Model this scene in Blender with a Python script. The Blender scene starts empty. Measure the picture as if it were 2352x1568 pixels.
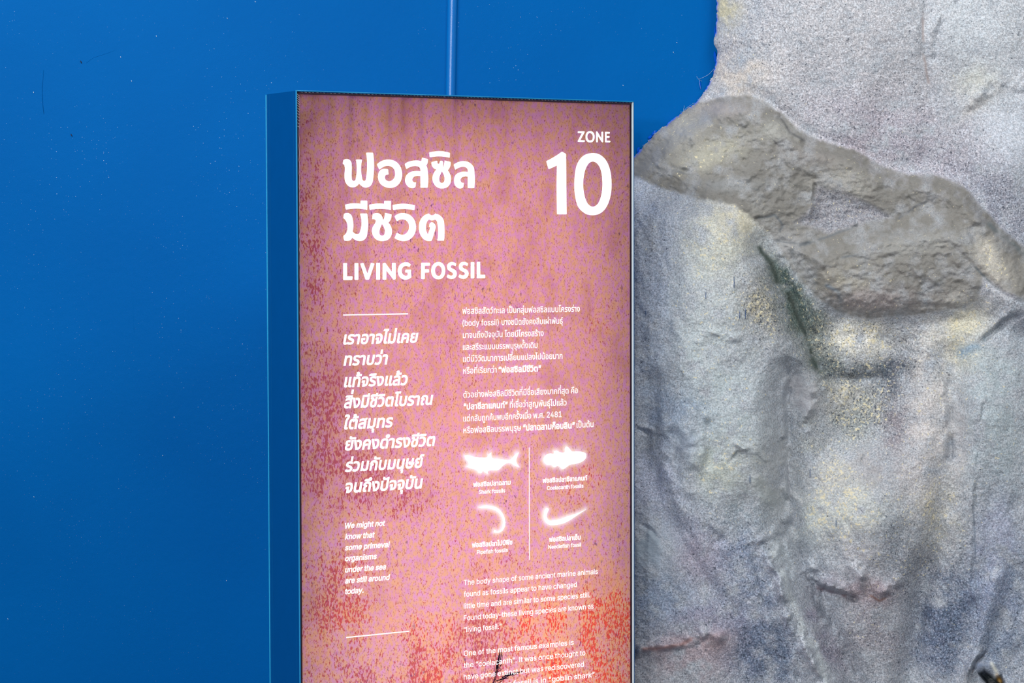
import bpy, math, random
import numpy as np
from mathutils import Vector, Matrix
from mathutils.geometry import delaunay_2d_cdt

random.seed(7)
scene = bpy.context.scene
col = scene.collection

# ------------------------------------------------------------------ camera
EYE = 1.50
F_PX, PITCH, ROLL = 5611.57, 0.0399215, -0.00298639
IMG_W, IMG_H = 2352, 1568
cam_data = bpy.data.cameras.new('camera')
cam_data.sensor_width = 36.0
cam_data.lens = F_PX / IMG_W * 36.0
cam_data.clip_end = 100
cam = bpy.data.objects.new('camera', cam_data)
col.objects.link(cam)
cp, sp, cr, sr = math.cos(PITCH), math.sin(PITCH), math.cos(ROLL), math.sin(ROLL)
R0 = np.array([1., 0, 0]); FW = np.array([0, cp, -sp]); U0 = np.array([0, sp, cp])
RT = R0 * cr + U0 * sr
UP = -R0 * sr + U0 * cr
cam.matrix_world = Matrix(((RT[0], UP[0], -FW[0], 0), (RT[1], UP[1], -FW[1], 0), (RT[2], UP[2], -FW[2], EYE), (0, 0, 0, 1)))
scene.camera = cam

def at(px, py, Y):
    """point at depth Y (metres in front of the camera position) seen at a pixel"""
    px = np.asarray(px, float); py = np.asarray(py, float)
    a = (px - IMG_W / 2) / F_PX; b = -(py - IMG_H / 2) / F_PX
    d = a[..., None] * RT + b[..., None] * UP + FW
    P = d * (np.asarray(Y) / d[..., 1])[..., None]
    P[..., 2] += EYE
    return P

# ------------------------------------------------------------------ world, lights, exposure
scene.view_settings.view_transform = 'Standard'
scene.view_settings.look = 'None'
scene.view_settings.gamma = 1.0
scene.view_settings.exposure = 0.0
scene.view_settings.use_curve_mapping = False
world = bpy.data.worlds.new('world')
scene.world = world
world.use_nodes = True
world.node_tree.nodes['Background'].inputs[0].default_value = (0.93, 0.96, 1.0, 1)
world.node_tree.nodes['Background'].inputs[1].default_value = 0.17

def area_light(name, loc, target, size, size_y, power, color=(1, 1, 1)):
    ld = bpy.data.lights.new(name, 'AREA')
    ld.shape = 'RECTANGLE'; ld.size = size; ld.size_y = size_y
    ld.energy = power; ld.color = color
    o = bpy.data.objects.new(name, ld)
    o.location = loc
    o.rotation_euler = (Vector(target) - Vector(loc)).to_track_quat('-Z', 'Y').to_euler()
    col.objects.link(o)
    return o

area_light('ceiling_light', (-2.3, 2.7, 4.1), (-1.1, 4.9, 2.2), 1.4, 0.8, 95, (1.0, 0.98, 0.94))
area_light('track_light', (-1.27, 0.0, 2.08), (-0.6, 4.9, 1.9), 0.20, 0.20, 41, (1.0, 0.98, 0.95))
area_light('track_light', (-0.22, 0.0, 2.30), (0.2, 4.9, 1.9), 0.14, 0.20, 27, (1.0, 0.98, 0.95))
area_light('track_light', (-2.1, 0.2, 2.75), (-1.0, 4.9, 2.0), 0.5, 0.5, 46, (1.0, 0.98, 0.95))
area_light('ceiling_light', (2.3, 2.3, 4.1), (1.1, 4.8, 1.7), 1.2, 0.8, 70, (1.0, 0.96, 0.90))

# ------------------------------------------------------------------ helpers
def lin(r, g, b):
    f = lambda c: (c / 255 / 12.92) if c / 255 <= 0.04045 else ((c / 255 + 0.055) / 1.055) ** 2.4
    return (f(r), f(g), f(b), 1.0)

def tag(o, label=None, cat=None, group=None, kind=None):
    if label: o['label'] = label
    if cat: o['category'] = cat
    if group: o['group'] = group
    if kind: o['kind'] = kind
    return o

def mesh_obj(name, verts, faces, mat, parent=None, smooth=False):
    me = bpy.data.meshes.new(name)
    me.from_pydata([tuple(v) for v in verts], [], [tuple(f) for f in faces])
    me.materials.append(mat)
    if smooth:
        me.polygons.foreach_set('use_smooth', [True] * len(me.polygons))
    me.update()
    o = bpy.data.objects.new(name, me)
    col.objects.link(o)
    if parent is not None: o.parent = parent
    return o

def box_vf(x0, x1, y0, y1, z0, z1):
    v = [(x, y, z) for x in (x0, x1) for y in (y0, y1) for z in (z0, z1)]
    f = [(0, 1, 3, 2), (4, 6, 7, 5), (0, 4, 5, 1), (2, 3, 7, 6), (0, 2, 6, 4), (1, 5, 7, 3)]
    return v, f

def boxes(name, lst, mat, parent=None, bevel=0.0):
    V, Fc = [], []
    for b in lst:
        v, f = box_vf(*b); n = len(V)
        V += v; Fc += [tuple(i + n for i in q) for q in f]
    o = mesh_obj(name, V, Fc, mat, parent)
    if bevel:
        m = o.modifiers.new('bevel', 'BEVEL'); m.width = bevel; m.segments = 2
    return o

def tube(points, r, sides=6, taper=None):
    P = [Vector(p) for p in points]; V, Fc = [], []
    for i, p in enumerate(P):
        t = (P[min(i + 1, len(P) - 1)] - P[max(i - 1, 0)]).normalized()
        a = t.cross(Vector((0, 1, 0)))
        if a.length < 1e-3: a = t.cross(Vector((1, 0, 0)))
        a.normalize(); b = t.cross(a)
        rr = r * (taper[i] if taper else 1)
        for k in range(sides):
            w = 2 * math.pi * k / sides
            V.append(p + a * math.cos(w) * rr + b * math.sin(w) * rr)
    for i in range(len(P) - 1):
        for k in range(sides):
            Fc.append((i * sides + k, i * sides + (k + 1) % sides, (i + 1) * sides + (k + 1) % sides, (i + 1) * sides + k))
    Fc.append(tuple(range(sides - 1, -1, -1))); Fc.append(tuple(range((len(P) - 1) * sides, len(P) * sides)))
    return V, Fc

class NT:
    def __init__(s, name):
        s.m = bpy.data.materials.new(name); s.m.use_nodes = True
        s.t = s.m.node_tree; s.t.nodes.clear()
        s.out = s.t.nodes.new('ShaderNodeOutputMaterial')
    def n(s, typ, **kw):
        nd = s.t.nodes.new(typ)
        for k, v in kw.items():
            if k.startswith('i_'):
                k2 = k[2:]; k2 = int(k2) if k2.isdigit() else k2.replace('_', ' ')
                s.set(nd.inputs[k2], v)
            else: setattr(nd, k, v)
        return nd
    def set(s, inp, v):
        if isinstance(v, bpy.types.NodeSocket): s.t.links.new(v, inp)
        else: inp.default_value = v
    def coord(s, scale=(1, 1, 1), rot=(0, 0, 0)):
        tc = s.n('ShaderNodeTexCoord'); mp = s.n('ShaderNodeMapping')
        s.t.links.new(tc.outputs['Object'], mp.inputs[0])
        mp.inputs['Scale'].default_value = scale; mp.inputs['Rotation'].default_value = rot
        return mp.outputs[0]
    def noise(s, vec, scale, detail=2, rough=0.5, dist=0.0):
        nd = s.n('ShaderNodeTexNoise', i_Vector=vec, i_Scale=scale, i_Detail=detail, i_Roughness=rough, i_Distortion=dist)
        return nd.outputs[0]
    def ramp(s, v, a, b, lo=0.0, hi=1.0):
        nd = s.n('ShaderNodeMapRange'); nd.clamp = True
        s.set(nd.inputs[0], v); s.set(nd.inputs[1], a); s.set(nd.inputs[2], b); s.set(nd.inputs[3], lo); s.set(nd.inputs[4], hi)
        return nd.outputs[0]
    def math(s, op, a, b=0.0):
        nd = s.n('ShaderNodeMath', operation=op); s.set(nd.inputs[0], a); s.set(nd.inputs[1], b); return nd.outputs[0]
    def mix(s, f, a, b):
        nd = s.n('ShaderNodeMix', data_type='RGBA'); s.set(nd.inputs[0], f); s.set(nd.inputs[6], a); s.set(nd.inputs[7], b); return nd.outputs[2]
    def bump(s, h, strength, dist, normal=None):
        nd = s.n('ShaderNodeBump'); s.set(nd.inputs['Height'], h); nd.inputs['Strength'].default_value = strength; nd.inputs['Distance'].default_value = dist
        if normal is not None: s.set(nd.inputs['Normal'], normal)
        return nd.outputs[0]
    def pbsdf(s, **kw):
        nd = s.n('ShaderNodeBsdfPrincipled')
        for k, v in kw.items(): s.set(nd.inputs[k.replace('_', ' ')], v)
        s.t.links.new(nd.outputs[0], s.out.inputs[0]); return nd

# ------------------------------------------------------------------ materials
def mat_wall():
    m = NT('blue_wall_paint'); c = m.coord()
    n1 = m.noise(c, 2.2, 3); n2 = m.noise(c, 60, 3); n3 = m.noise(c, 900, 2)
    base = m.mix(m.ramp(n1, 0.35, 0.65), (0.0, 0.098, 0.368, 1), (0.0, 0.109, 0.398, 1))
    # fine paint texture with scattered tiny glossy droplets
    v1 = m.n('ShaderNodeTexVoronoi', i_Vector=c, i_Scale=210.0)
    sv = m.n('ShaderNodeSeparateColor'); m.t.links.new(v1.outputs['Color'], sv.inputs[0])
    rad = m.math('MULTIPLY', m.ramp(sv.outputs[0], 0.45, 1.0, 0.0, 0.21), m.ramp(m.noise(c, 7, 2), 0.38, 0.62, 0.45, 1.0))
    dot = m.ramp(v1.outputs['Distance'], rad, m.math('SUBTRACT', rad, 0.07), 0, 1)
    h = m.math('ADD', m.math('ADD', m.math('MULTIPLY', n2, 0.5), m.math('MULTIPLY', n3, 0.22)), m.math('MULTIPLY', dot, 0.06))
    nb = m.bump(h, 0.6, 0.0016)
    m.pbsdf(Base_Color=base, Roughness=m.ramp(dot, 0, 1, 0.42, 0.24), Specular_IOR_Level=m.ramp(dot, 0, 1, 0.02, 1.0), Normal=nb)
    return m.m

def mat_plain(name, rgb, rough=0.5, spec=0.4, metal=0.0, bump=None):
    m = NT(name); c = m.coord()
    n = m.noise(c, 35, 3)
    base = m.mix(m.ramp(n, 0.3, 0.7, 0.0, 0.12), lin(*rgb), lin(*[x * 0.8 for x in rgb]))
    kw = dict(Base_Color=base, Roughness=rough, Specular_IOR_Level=spec, Metallic=metal)
    if bump: kw['Normal'] = m.bump(m.noise(c, bump[0], 2), bump[1], 0.001)
    m.pbsdf(**kw); return m.m

def mat_fabric():
    m = NT('printed_fabric')
    c = m.coord((1, 1, 0.62))
    big = m.noise(c, 125, 3, 0.6)
    tan_pink = m.mix(m.ramp(big, 0.42, 0.60), lin(224, 170, 142), lin(219, 156, 200))
    # overall drift of the print: more orange lower down, pinker in the middle
    tc = m.n('ShaderNodeTexCoord'); sep = m.n('ShaderNodeSeparateXYZ'); m.t.links.new(tc.outputs['Object'], sep.inputs[0])
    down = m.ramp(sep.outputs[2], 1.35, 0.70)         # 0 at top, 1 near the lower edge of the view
    lown = m.noise(c, 7, 2)
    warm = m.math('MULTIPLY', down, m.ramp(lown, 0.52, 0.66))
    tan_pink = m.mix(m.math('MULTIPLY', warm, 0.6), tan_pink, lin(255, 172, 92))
    tan_pink = m.mix(m.math('MULTIPLY', down, 0.45), tan_pink, m.mix(m.ramp(big, 0.42, 0.60), lin(240, 200, 168), lin(232, 184, 222)))  # lower print painted paler, adding to the stronger backlight there
    at0 = m.n('ShaderNodeAttribute', attribute_name='dusk')
    sp0 = m.n('ShaderNodeSeparateColor'); m.t.links.new(at0.outputs['Color'], sp0.inputs[0])
    tan_pink = m.mix(m.math('MULTIPLY', sp0.outputs[2], 0.5), tan_pink, lin(255, 186, 122))
    pale = m.noise(c, 160, 2, 0.6)
    tan_pink = m.mix(m.ramp(pale, 0.56, 0.68, 0, 0.25), tan_pink, lin(246, 190, 166))
    # red flecks, denser towards the bottom, clustered
    at_ = m.n('ShaderNodeAttribute', attribute_name='dusk')
    sepd = m.n('ShaderNodeSeparateColor'); m.t.links.new(at_.outputs['Color'], sepd.inputs[0])
    both = m.math('MINIMUM', m.math('ADD', sepd.outputs[0], sepd.outputs[2]), 1.0)
    dens = m.math('ADD', m.math('ADD', m.ramp(sep.outputs[2], 1.6, 0.8, 0.035, 0.06), m.math('MULTIPLY', both, 0.15)), m.math('MULTIPLY', m.ramp(m.noise(c, 12, 3, 0.6), 0.42, 0.62), 0.035))
    fl = m.noise(m.coord((1, 1, 0.5), (0, 0.3, 0)), 320, 2.5, 0.55, 0.3)
    thr = m.math('SUBTRACT', 0.705, dens)
    redmask = m.ramp(fl, thr, m.math('ADD', thr, 0.06))
    redc = m.mix(sepd.outputs[2], m.mix(down, lin(158, 66, 74), lin(196, 66, 78)), lin(240, 46, 38))
    redc = m.mix(m.math('MULTIPLY', sepd.outputs[0], 0.8), redc, lin(178, 66, 84))
    colr = m.mix(m.math('MULTIPLY', redmask, 0.82), tan_pink, redc)
    tiny = m.noise(m.coord((1, 1, 0.55)), 520, 2, 0.55)
    colr = m.mix(m.ramp(tiny, 0.58, 0.68, 0, 0.65), colr, lin(172, 92, 84))
    colr = m.mix(m.math('MULTIPLY', m.ramp(m.noise(c, 16, 3, 0.6), 0.48, 0.66, 0, 0.32), m.math('SUBTRACT', 1.0, m.math('MULTIPLY', down, 0.75))), colr, lin(176, 108, 112))  # dusky mottling, thinned lower down to paint in the brighter backlight
    # small purple-grey flecks
    pf = m.noise(m.coord((1, 1, 0.6)), 150, 2, 0.5)
    pm = m.math('MULTIPLY', m.ramp(pf, 0.63, 0.69), m.ramp(m.noise(c, 6, 2), 0.48, 0.62))
    colr = m.mix(m.math('MULTIPLY', pm, 0.75), colr, lin(112, 62, 112))
    colr = m.mix(m.math('MULTIPLY', sepd.outputs[0], 0.22), colr, lin(178, 96, 120))
    colr = m.mix(sepd.outputs[1], colr, (1, 1, 1, 1))
    tr = m.n('ShaderNodeBsdfTranslucent', i_Color=colr)
    df = m.n('ShaderNodeBsdfDiffuse', i_Color=colr)
    mx = m.n('ShaderNodeMixShader', i_0=0.22); m.t.links.new(tr.outputs[0], mx.inputs[1]); m.t.links.new(df.outputs[0], mx.inputs[2])
    m.t.links.new(mx.outputs[0], m.out.inputs[0])
    return m.m

def mat_emit(name, rgb, s):
    m = NT(name); e = m.n('ShaderNodeEmission', i_0=rgb, i_1=s); m.t.links.new(e.outputs[0], m.out.inputs[0]); return m.m

def mat_rock():
    m = NT('painted_rock'); c = m.coord()
    a = m.n('ShaderNodeAttribute', attribute_name='tint').outputs['Color']
    s = m.n('ShaderNodeSeparateColor'); m.t.links.new(m.n('ShaderNodeAttribute', attribute_name='speckle').outputs['Color'], s.inputs[0])
    dark_d, cream_d, pale_d = s.outputs[0], s.outputs[1], s.outputs[2]
    # sprayed droplets: a fine salt-and-pepper grain, then cream and dark spatter
    a = m.n('ShaderNodeVectorMath', operation='SCALE', i_0=a, i_Scale=1.36).outputs[0]
    g1 = m.noise(c, 330, 3, 0.7, 0.2); g2 = m.noise(c, 230, 2, 0.6, 0.4); g3 = m.noise(c, 150, 3, 0.65, 0.4)
    hue = m.ramp(m.noise(c, 140, 2), 0.42, 0.58)
    lo = m.math('ADD', 0.36, m.math('MULTIPLY', dark_d, 0.16))
    f = m.ramp(g1, lo, m.math('ADD', lo, 0.17))
    k = m.math('MINIMUM', m.math('ADD', m.math('MULTIPLY', dark_d, 0.75), m.math('MULTIPLY', pale_d, 0.36)), 1.0)
    sc = lambda q: m.n('ShaderNodeVectorMath', operation='SCALE', i_0=a, i_Scale=q).outputs[0]
    darkc = m.mix(m.math('MULTIPLY', k, 0.9), a, m.mix(0.55, m.mix(hue, lin(78, 90, 106), lin(98, 96, 102)), sc(0.30)))
    palec = m.mix(m.math('MULTIPLY', k, 0.85), a, m.mix(0.55, m.mix(hue, lin(206, 222, 234), lin(226, 220, 220)), sc(1.32)))
    colr = m.mix(f, darkc, palec)
    t = m.math('SUBTRACT', 0.74, m.math('MULTIPLY', cream_d, 0.32))
    colr = m.mix(m.math('MULTIPLY', m.ramp(g3, t, m.math('ADD', t, 0.05)), 0.75), colr, lin(228, 220, 188))
    t = m.math('SUBTRACT', 0.80, m.math('MULTIPLY', dark_d, 0.34))
    colr = m.mix(m.math('MULTIPLY', m.ramp(g2, t, m.math('ADD', t, 0.05)), 0.75), colr, lin(54, 66, 84))
    # rough trowelled cement
    h = m.math('ADD', m.math('MULTIPLY', m.noise(m.coord((1, 1, 2.0), (0, 0.25, 0)), 60, 5, 0.6, 0.3), 1.0), m.math('MULTIPLY', g1, 0.3))
    nb = m.bump(h, 0.6, 0.004)
    ws = m.n('ShaderNodeSeparateColor'); m.t.links.new(m.n('ShaderNodeAttribute', attribute_name='wet').outputs['Color'], ws.inputs[0])
    m.pbsdf(Base_Color=colr, Roughness=m.ramp(ws.outputs[0], 0, 1, 0.62, 0.15), Specular_IOR_Level=m.ramp(ws.outputs[0], 0, 1, 0.28, 0.8), Normal=nb)
    return m.m

M_WALL = mat_wall()
M_FRAME = mat_plain('blue_powder_coat', (0, 74, 142), 0.3, 0.2)
M_EDGE = mat_plain('edge_highlight_blue', (40, 168, 222), 0.3, 0.6)  # lighter than the frame colour, standing in for the edge highlight
M_GASKET = mat_plain('dark_gasket', (52, 34, 52), 0.6, 0.3)
M_THREAD = mat_plain('pale_thread', (205, 215, 220), 0.5, 0.5)
M_INSIDE = mat_plain('white_reflector', (240, 240, 240), 0.6, 0.2)
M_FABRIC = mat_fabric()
M_WHITE = mat_emit('backlit_white_print', (1.0, 0.985, 1.0, 1), 1.35)
M_INK = mat_plain('dark_print_ink', (38, 14, 38), 0.6, 0.2)
M_ROCK = mat_rock()
M_FLOOR = mat_plain('grey_concrete_floor', (128, 130, 132), 0.7, 0.3, 0, (60, 0.3))
M_CHIP = mat_plain('dark_paint_chip', (16, 28, 60), 0.5, 0.3)
M_DRIP = mat_plain('blue_paint_drip', (40, 84, 140), 0.4, 0.4)
M_WEB = mat_plain('pale_fibre', (150, 178, 215), 0.6, 0.3)
M_SCUFF = mat_plain('bright_blue_paint', (0, 84, 205), 0.6, 0.05)
M_FLECK = mat_plain('white_paint_fleck', (205, 222, 240), 0.5, 0.3)

# ------------------------------------------------------------------ value noise for shaping
_rng = np.random.RandomState(3)
_tab = _rng.rand(256, 256)
def vnoise(x, y):
    xi = np.floor(x).astype(int); yi = np.floor(y).astype(int)
    fx = x - xi; fy = y - yi
    fx = fx * fx * fx * (fx * (fx * 6 - 15) + 10); fy = fy * fy * fy * (fy * (fy * 6 - 15) + 10)
    g = lambda i, j: _tab[(xi + i) % 256, (yi + j) % 256]
    return (g(0, 0) * (1 - fx) + g(1, 0) * fx) * (1 - fy) + (g(0, 1) * (1 - fx) + g(1, 1) * fx) * fy - 0.5
def fbm(x, y, o=4, r=0.5):
    s = 0; a = 1
    for k in range(o):
        s = s + a * vnoise(x * 2 ** k + 17.3 * k, y * 2 ** k + 9.1 * k); a *= r
    return s

# ------------------------------------------------------------------ the setting
WALL_Y = 4.92
WX0, WX1, WZ1 = -2.6, 2.6, 3.4
def build_wall():
    us = np.arange(WX0, WX1 + 0.001, 0.02); vs = np.arange(0, WZ1 + 0.001, 0.02)
    X, Z = np.meshgrid(us, vs)
    d = 0.0015 * fbm(X * 3 + 5, Z * 3 + 2, 3)
    V = np.stack([X, WALL_Y - d, Z], -1).reshape(-1, 3)
    nu, nv = len(us), len(vs)
    Fc = [(j * nu + i, j * nu + i + 1, (j + 1) * nu + i + 1, (j + 1) * nu + i) for j in range(nv - 1) for i in range(nu - 1)]
    n = len(V)
    back = [(WX0, WALL_Y + .12, 0), (WX1, WALL_Y + .12, 0), (WX1, WALL_Y + .12, WZ1), (WX0, WALL_Y + .12, WZ1)]
    c = [0, nu - 1, nv * nu - 1, (nv - 1) * nu]
    Fc += [(n + 1, n, n + 3, n + 2), (c[0], n, n + 1, c[1]), (c[1], n + 1, n + 2, c[2]), (c[2], n + 2, n + 3, c[3]), (c[3], n + 3, n, c[0])]
    o = mesh_obj('wall_back', list(V) + back, Fc, M_WALL, smooth=True)
    tag(o, kind='structure')
    return o
wall = build_wall()
fl = boxes('floor', [(-2.6, 2.6, -0.5, WALL_Y + 0.12, -0.12, 0)], M_FLOOR); tag(fl, kind='structure')

# half-round painted bead running up the wall, leaning very slightly
a = at(1040, 0, WALL_Y); b = at(1035.5, 213, WALL_Y)
dx = (b[0] - a[0]) / (b[2] - a[2])
zs = np.linspace(0.0, WZ1, 90)
pts = [(a[0] + dx * (z - a[2]) + 0.0006 * math.sin(z * 9), WALL_Y + 0.001, z) for z in zs]
v, f = tube(pts, 0.0102, 20)
bead = mesh_obj('trim_1', v, f, mat_plain('blue_bead_paint', (0, 108, 190), 0.27, 0.5, 0, (500, 0.18)), smooth=True)
tag(bead, kind='structure')

# small marks on the wall: chips, flecks, loose fibres
def wall_pt(px, py, off=0.0006):
    p = at(px, py, WALL_Y - off); return Vector(p)
def chip(name, x0, y0, x1, y1, w, mat, parent):
    A = wall_pt(x0, y0); B = wall_pt(x1, y1); m_ = (A + B) / 2
    v, f = tube([A, A.lerp(m_, 0.5), m_, m_.lerp(B, 0.5), B], w, 6, [0.3, 0.9, 1, 0.8, 0.2])
    return mesh_obj(name, v, f, mat, parent, True)
chip('paint_chip', 184.5, 139, 188, 146, 0.0010, M_CHIP, wall)
chip('paint_chip', 162.5, 307, 166, 314, 0.0009, M_CHIP, wall)
for x, y in ((1554.5, 98), (1546.5, 120), (78, 1141), (520, 1333), (18, 1421), (77, 212), (359, 83), (522, 42), (400, 958), (374, 1046), (302, 186), (277, 131), (1431, 196), (586, 4)):
    chip('paint_fleck', x - .7, y - 1.3, x + .9, y + 1.3, 0.0006, M_FLECK, wall)
# fine raised scratch lines
for L in (((304, 590), (305, 660), (307, 740), (312, 830)), ((198, 145), (215, 132), (240, 124), (264, 116)), ((100, 160), (97, 200), (98, 240), (101, 262))):
    v, f = tube([wall_pt(x, y, -0.0002) for x, y in L], 0.0007, 6, [0.5] + [1] * (len(L) - 2) + [0.4])
    mesh_obj('raised_scratch', v, f, M_WALL, wall, True)

# ------------------------------------------------------------------ artificial rock
def seg_dist(px, py, pts, closed=False):
    best = np.full(px.shape, 1e9); n = len(pts)
    for i in range(n if closed else n - 1):
        x0, y0 = pts[i]; x1, y1 = pts[(i + 1) % n]
        dx_, dy_ = x1 - x0, y1 - y0; L2 = dx_ * dx_ + dy_ * dy_ + 1e-9
        t = np.clip(((px - x0) * dx_ + (py - y0) * dy_) / L2, 0, 1)
        best = np.minimum(best, np.hypot(px - x0 - t * dx_, py - y0 - t * dy_))
    return best
def inside(px, py, pts):
    r = np.zeros(px.shape, bool); n = len(pts)
    for i in range(n):
        x0, y0 = pts[i]; x1, y1 = pts[(i + 1) % n]
        if y0 == y1: continue
        c = ((y0 > py) != (y1 > py)) & (px < (x1 - x0) * (py - y0) / (y1 - y0) + x0)
        r ^= c
    return r
def sdf(px, py, pts):
    d = seg_dist(px, py, pts, True)
    return np.where(inside(px, py, pts), d, -d)
def sstep(x, a=0.0, b=1.0):
    t = np.clip((x - a) / (b - a), 0, 1); return t * t * (3 - 2 * t)

OUTLINE = [(1560, -820), (1610, -500), (1650, -200), (1646, 0), (1645, 60), (1640, 100), (1648, 118), (1644, 145), (1638, 172), (1628, 192), (1612, 218), (1600, 235), (1575, 252), (1540, 278), (1505, 306), (1468, 346), (1448, 368),
           (1330, 480), (1220, 640), (1120, 820), (1040, 1060), (980, 1400), (930, 1800), (900, 2200), (3300, 2200), (3260, 1500), (3300, 600), (3180, -100), (3050, -620), (2800, -820)]
LOWER = [(1462, 352), (1540, 290), (1605, 245), (1660, 222), (1715, 214), (1765, 232), (1800, 262), (1838, 296), (1880, 318), (1960, 338), (2020, 372), (2075, 398), (2120, 388), (2160, 405), (2200, 418), (2232, 440), (2262, 478), (2300, 520), (2352, 565), (2640, 760), (3400, 1000), (3400, 2300), (700, 2300), (1200, 640)]
CEMENT1 = [(1380, 378), (1430, 330), (1520, 262), (1598, 232), (1660, 222), (1715, 214), (1765, 232), (1800, 262), (1838, 296), (1880, 318), (1960, 338), (2020, 372), (2075, 398), (2150, 398), (2200, 418), (2232, 440), (2262, 478), (2300, 520), (2352, 565), (2640, 760), (2800, 830), (2640, 860), (2352, 690), (2290, 660), (2262, 640),
           (2250, 690), (2200, 710), (2100, 730), (2000, 735), (1930, 725), (1880, 690), (1830, 640), (1800, 600), (1775, 550), (1730, 505), (1680, 470), (1600, 462), (1530, 440), (1462, 412), (1400, 420)]
POCKET = [(1822, 512), (1850, 490), (1866, 470), (1872, 425), (1930, 432), (2000, 468), (2050, 500), (1990, 512), (1955, 525), (1905, 538), (1870, 524)]
BUTTRESS = [(1440, 405), (1530, 446), (1640, 462), (1700, 490), (1745, 545), (1780, 600), (1812, 670), (1846, 760), (1868, 838), (1822, 862), (1806, 905), (1806, 1000), (1800, 1080), (1812, 1160), (1800, 1200), (1836, 1300), (1880, 1400), (1950, 1568), (2100, 2300), (700, 2300), (1200, 700)]
MASS2 = [(1800, 560), (1850, 556), (1905, 542), (1990, 514), (2060, 500), (2120, 490), (2190, 492), (2262, 540), (2320, 590), (2352, 620), (2500, 720), (2460, 800), (2300, 742), (2250, 712), (2180, 740), (2100, 745), (2020, 735), (1940, 728), (1890, 700), (1850, 640)]
HOLLOW = [(1860, 760), (1900, 715), (1960, 735), (2060, 745), (2110, 770), (2100, 830), (2080, 900), (2030, 1010), (1960, 1060), (1880, 1050), (1850, 960), (1870, 880)]

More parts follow.
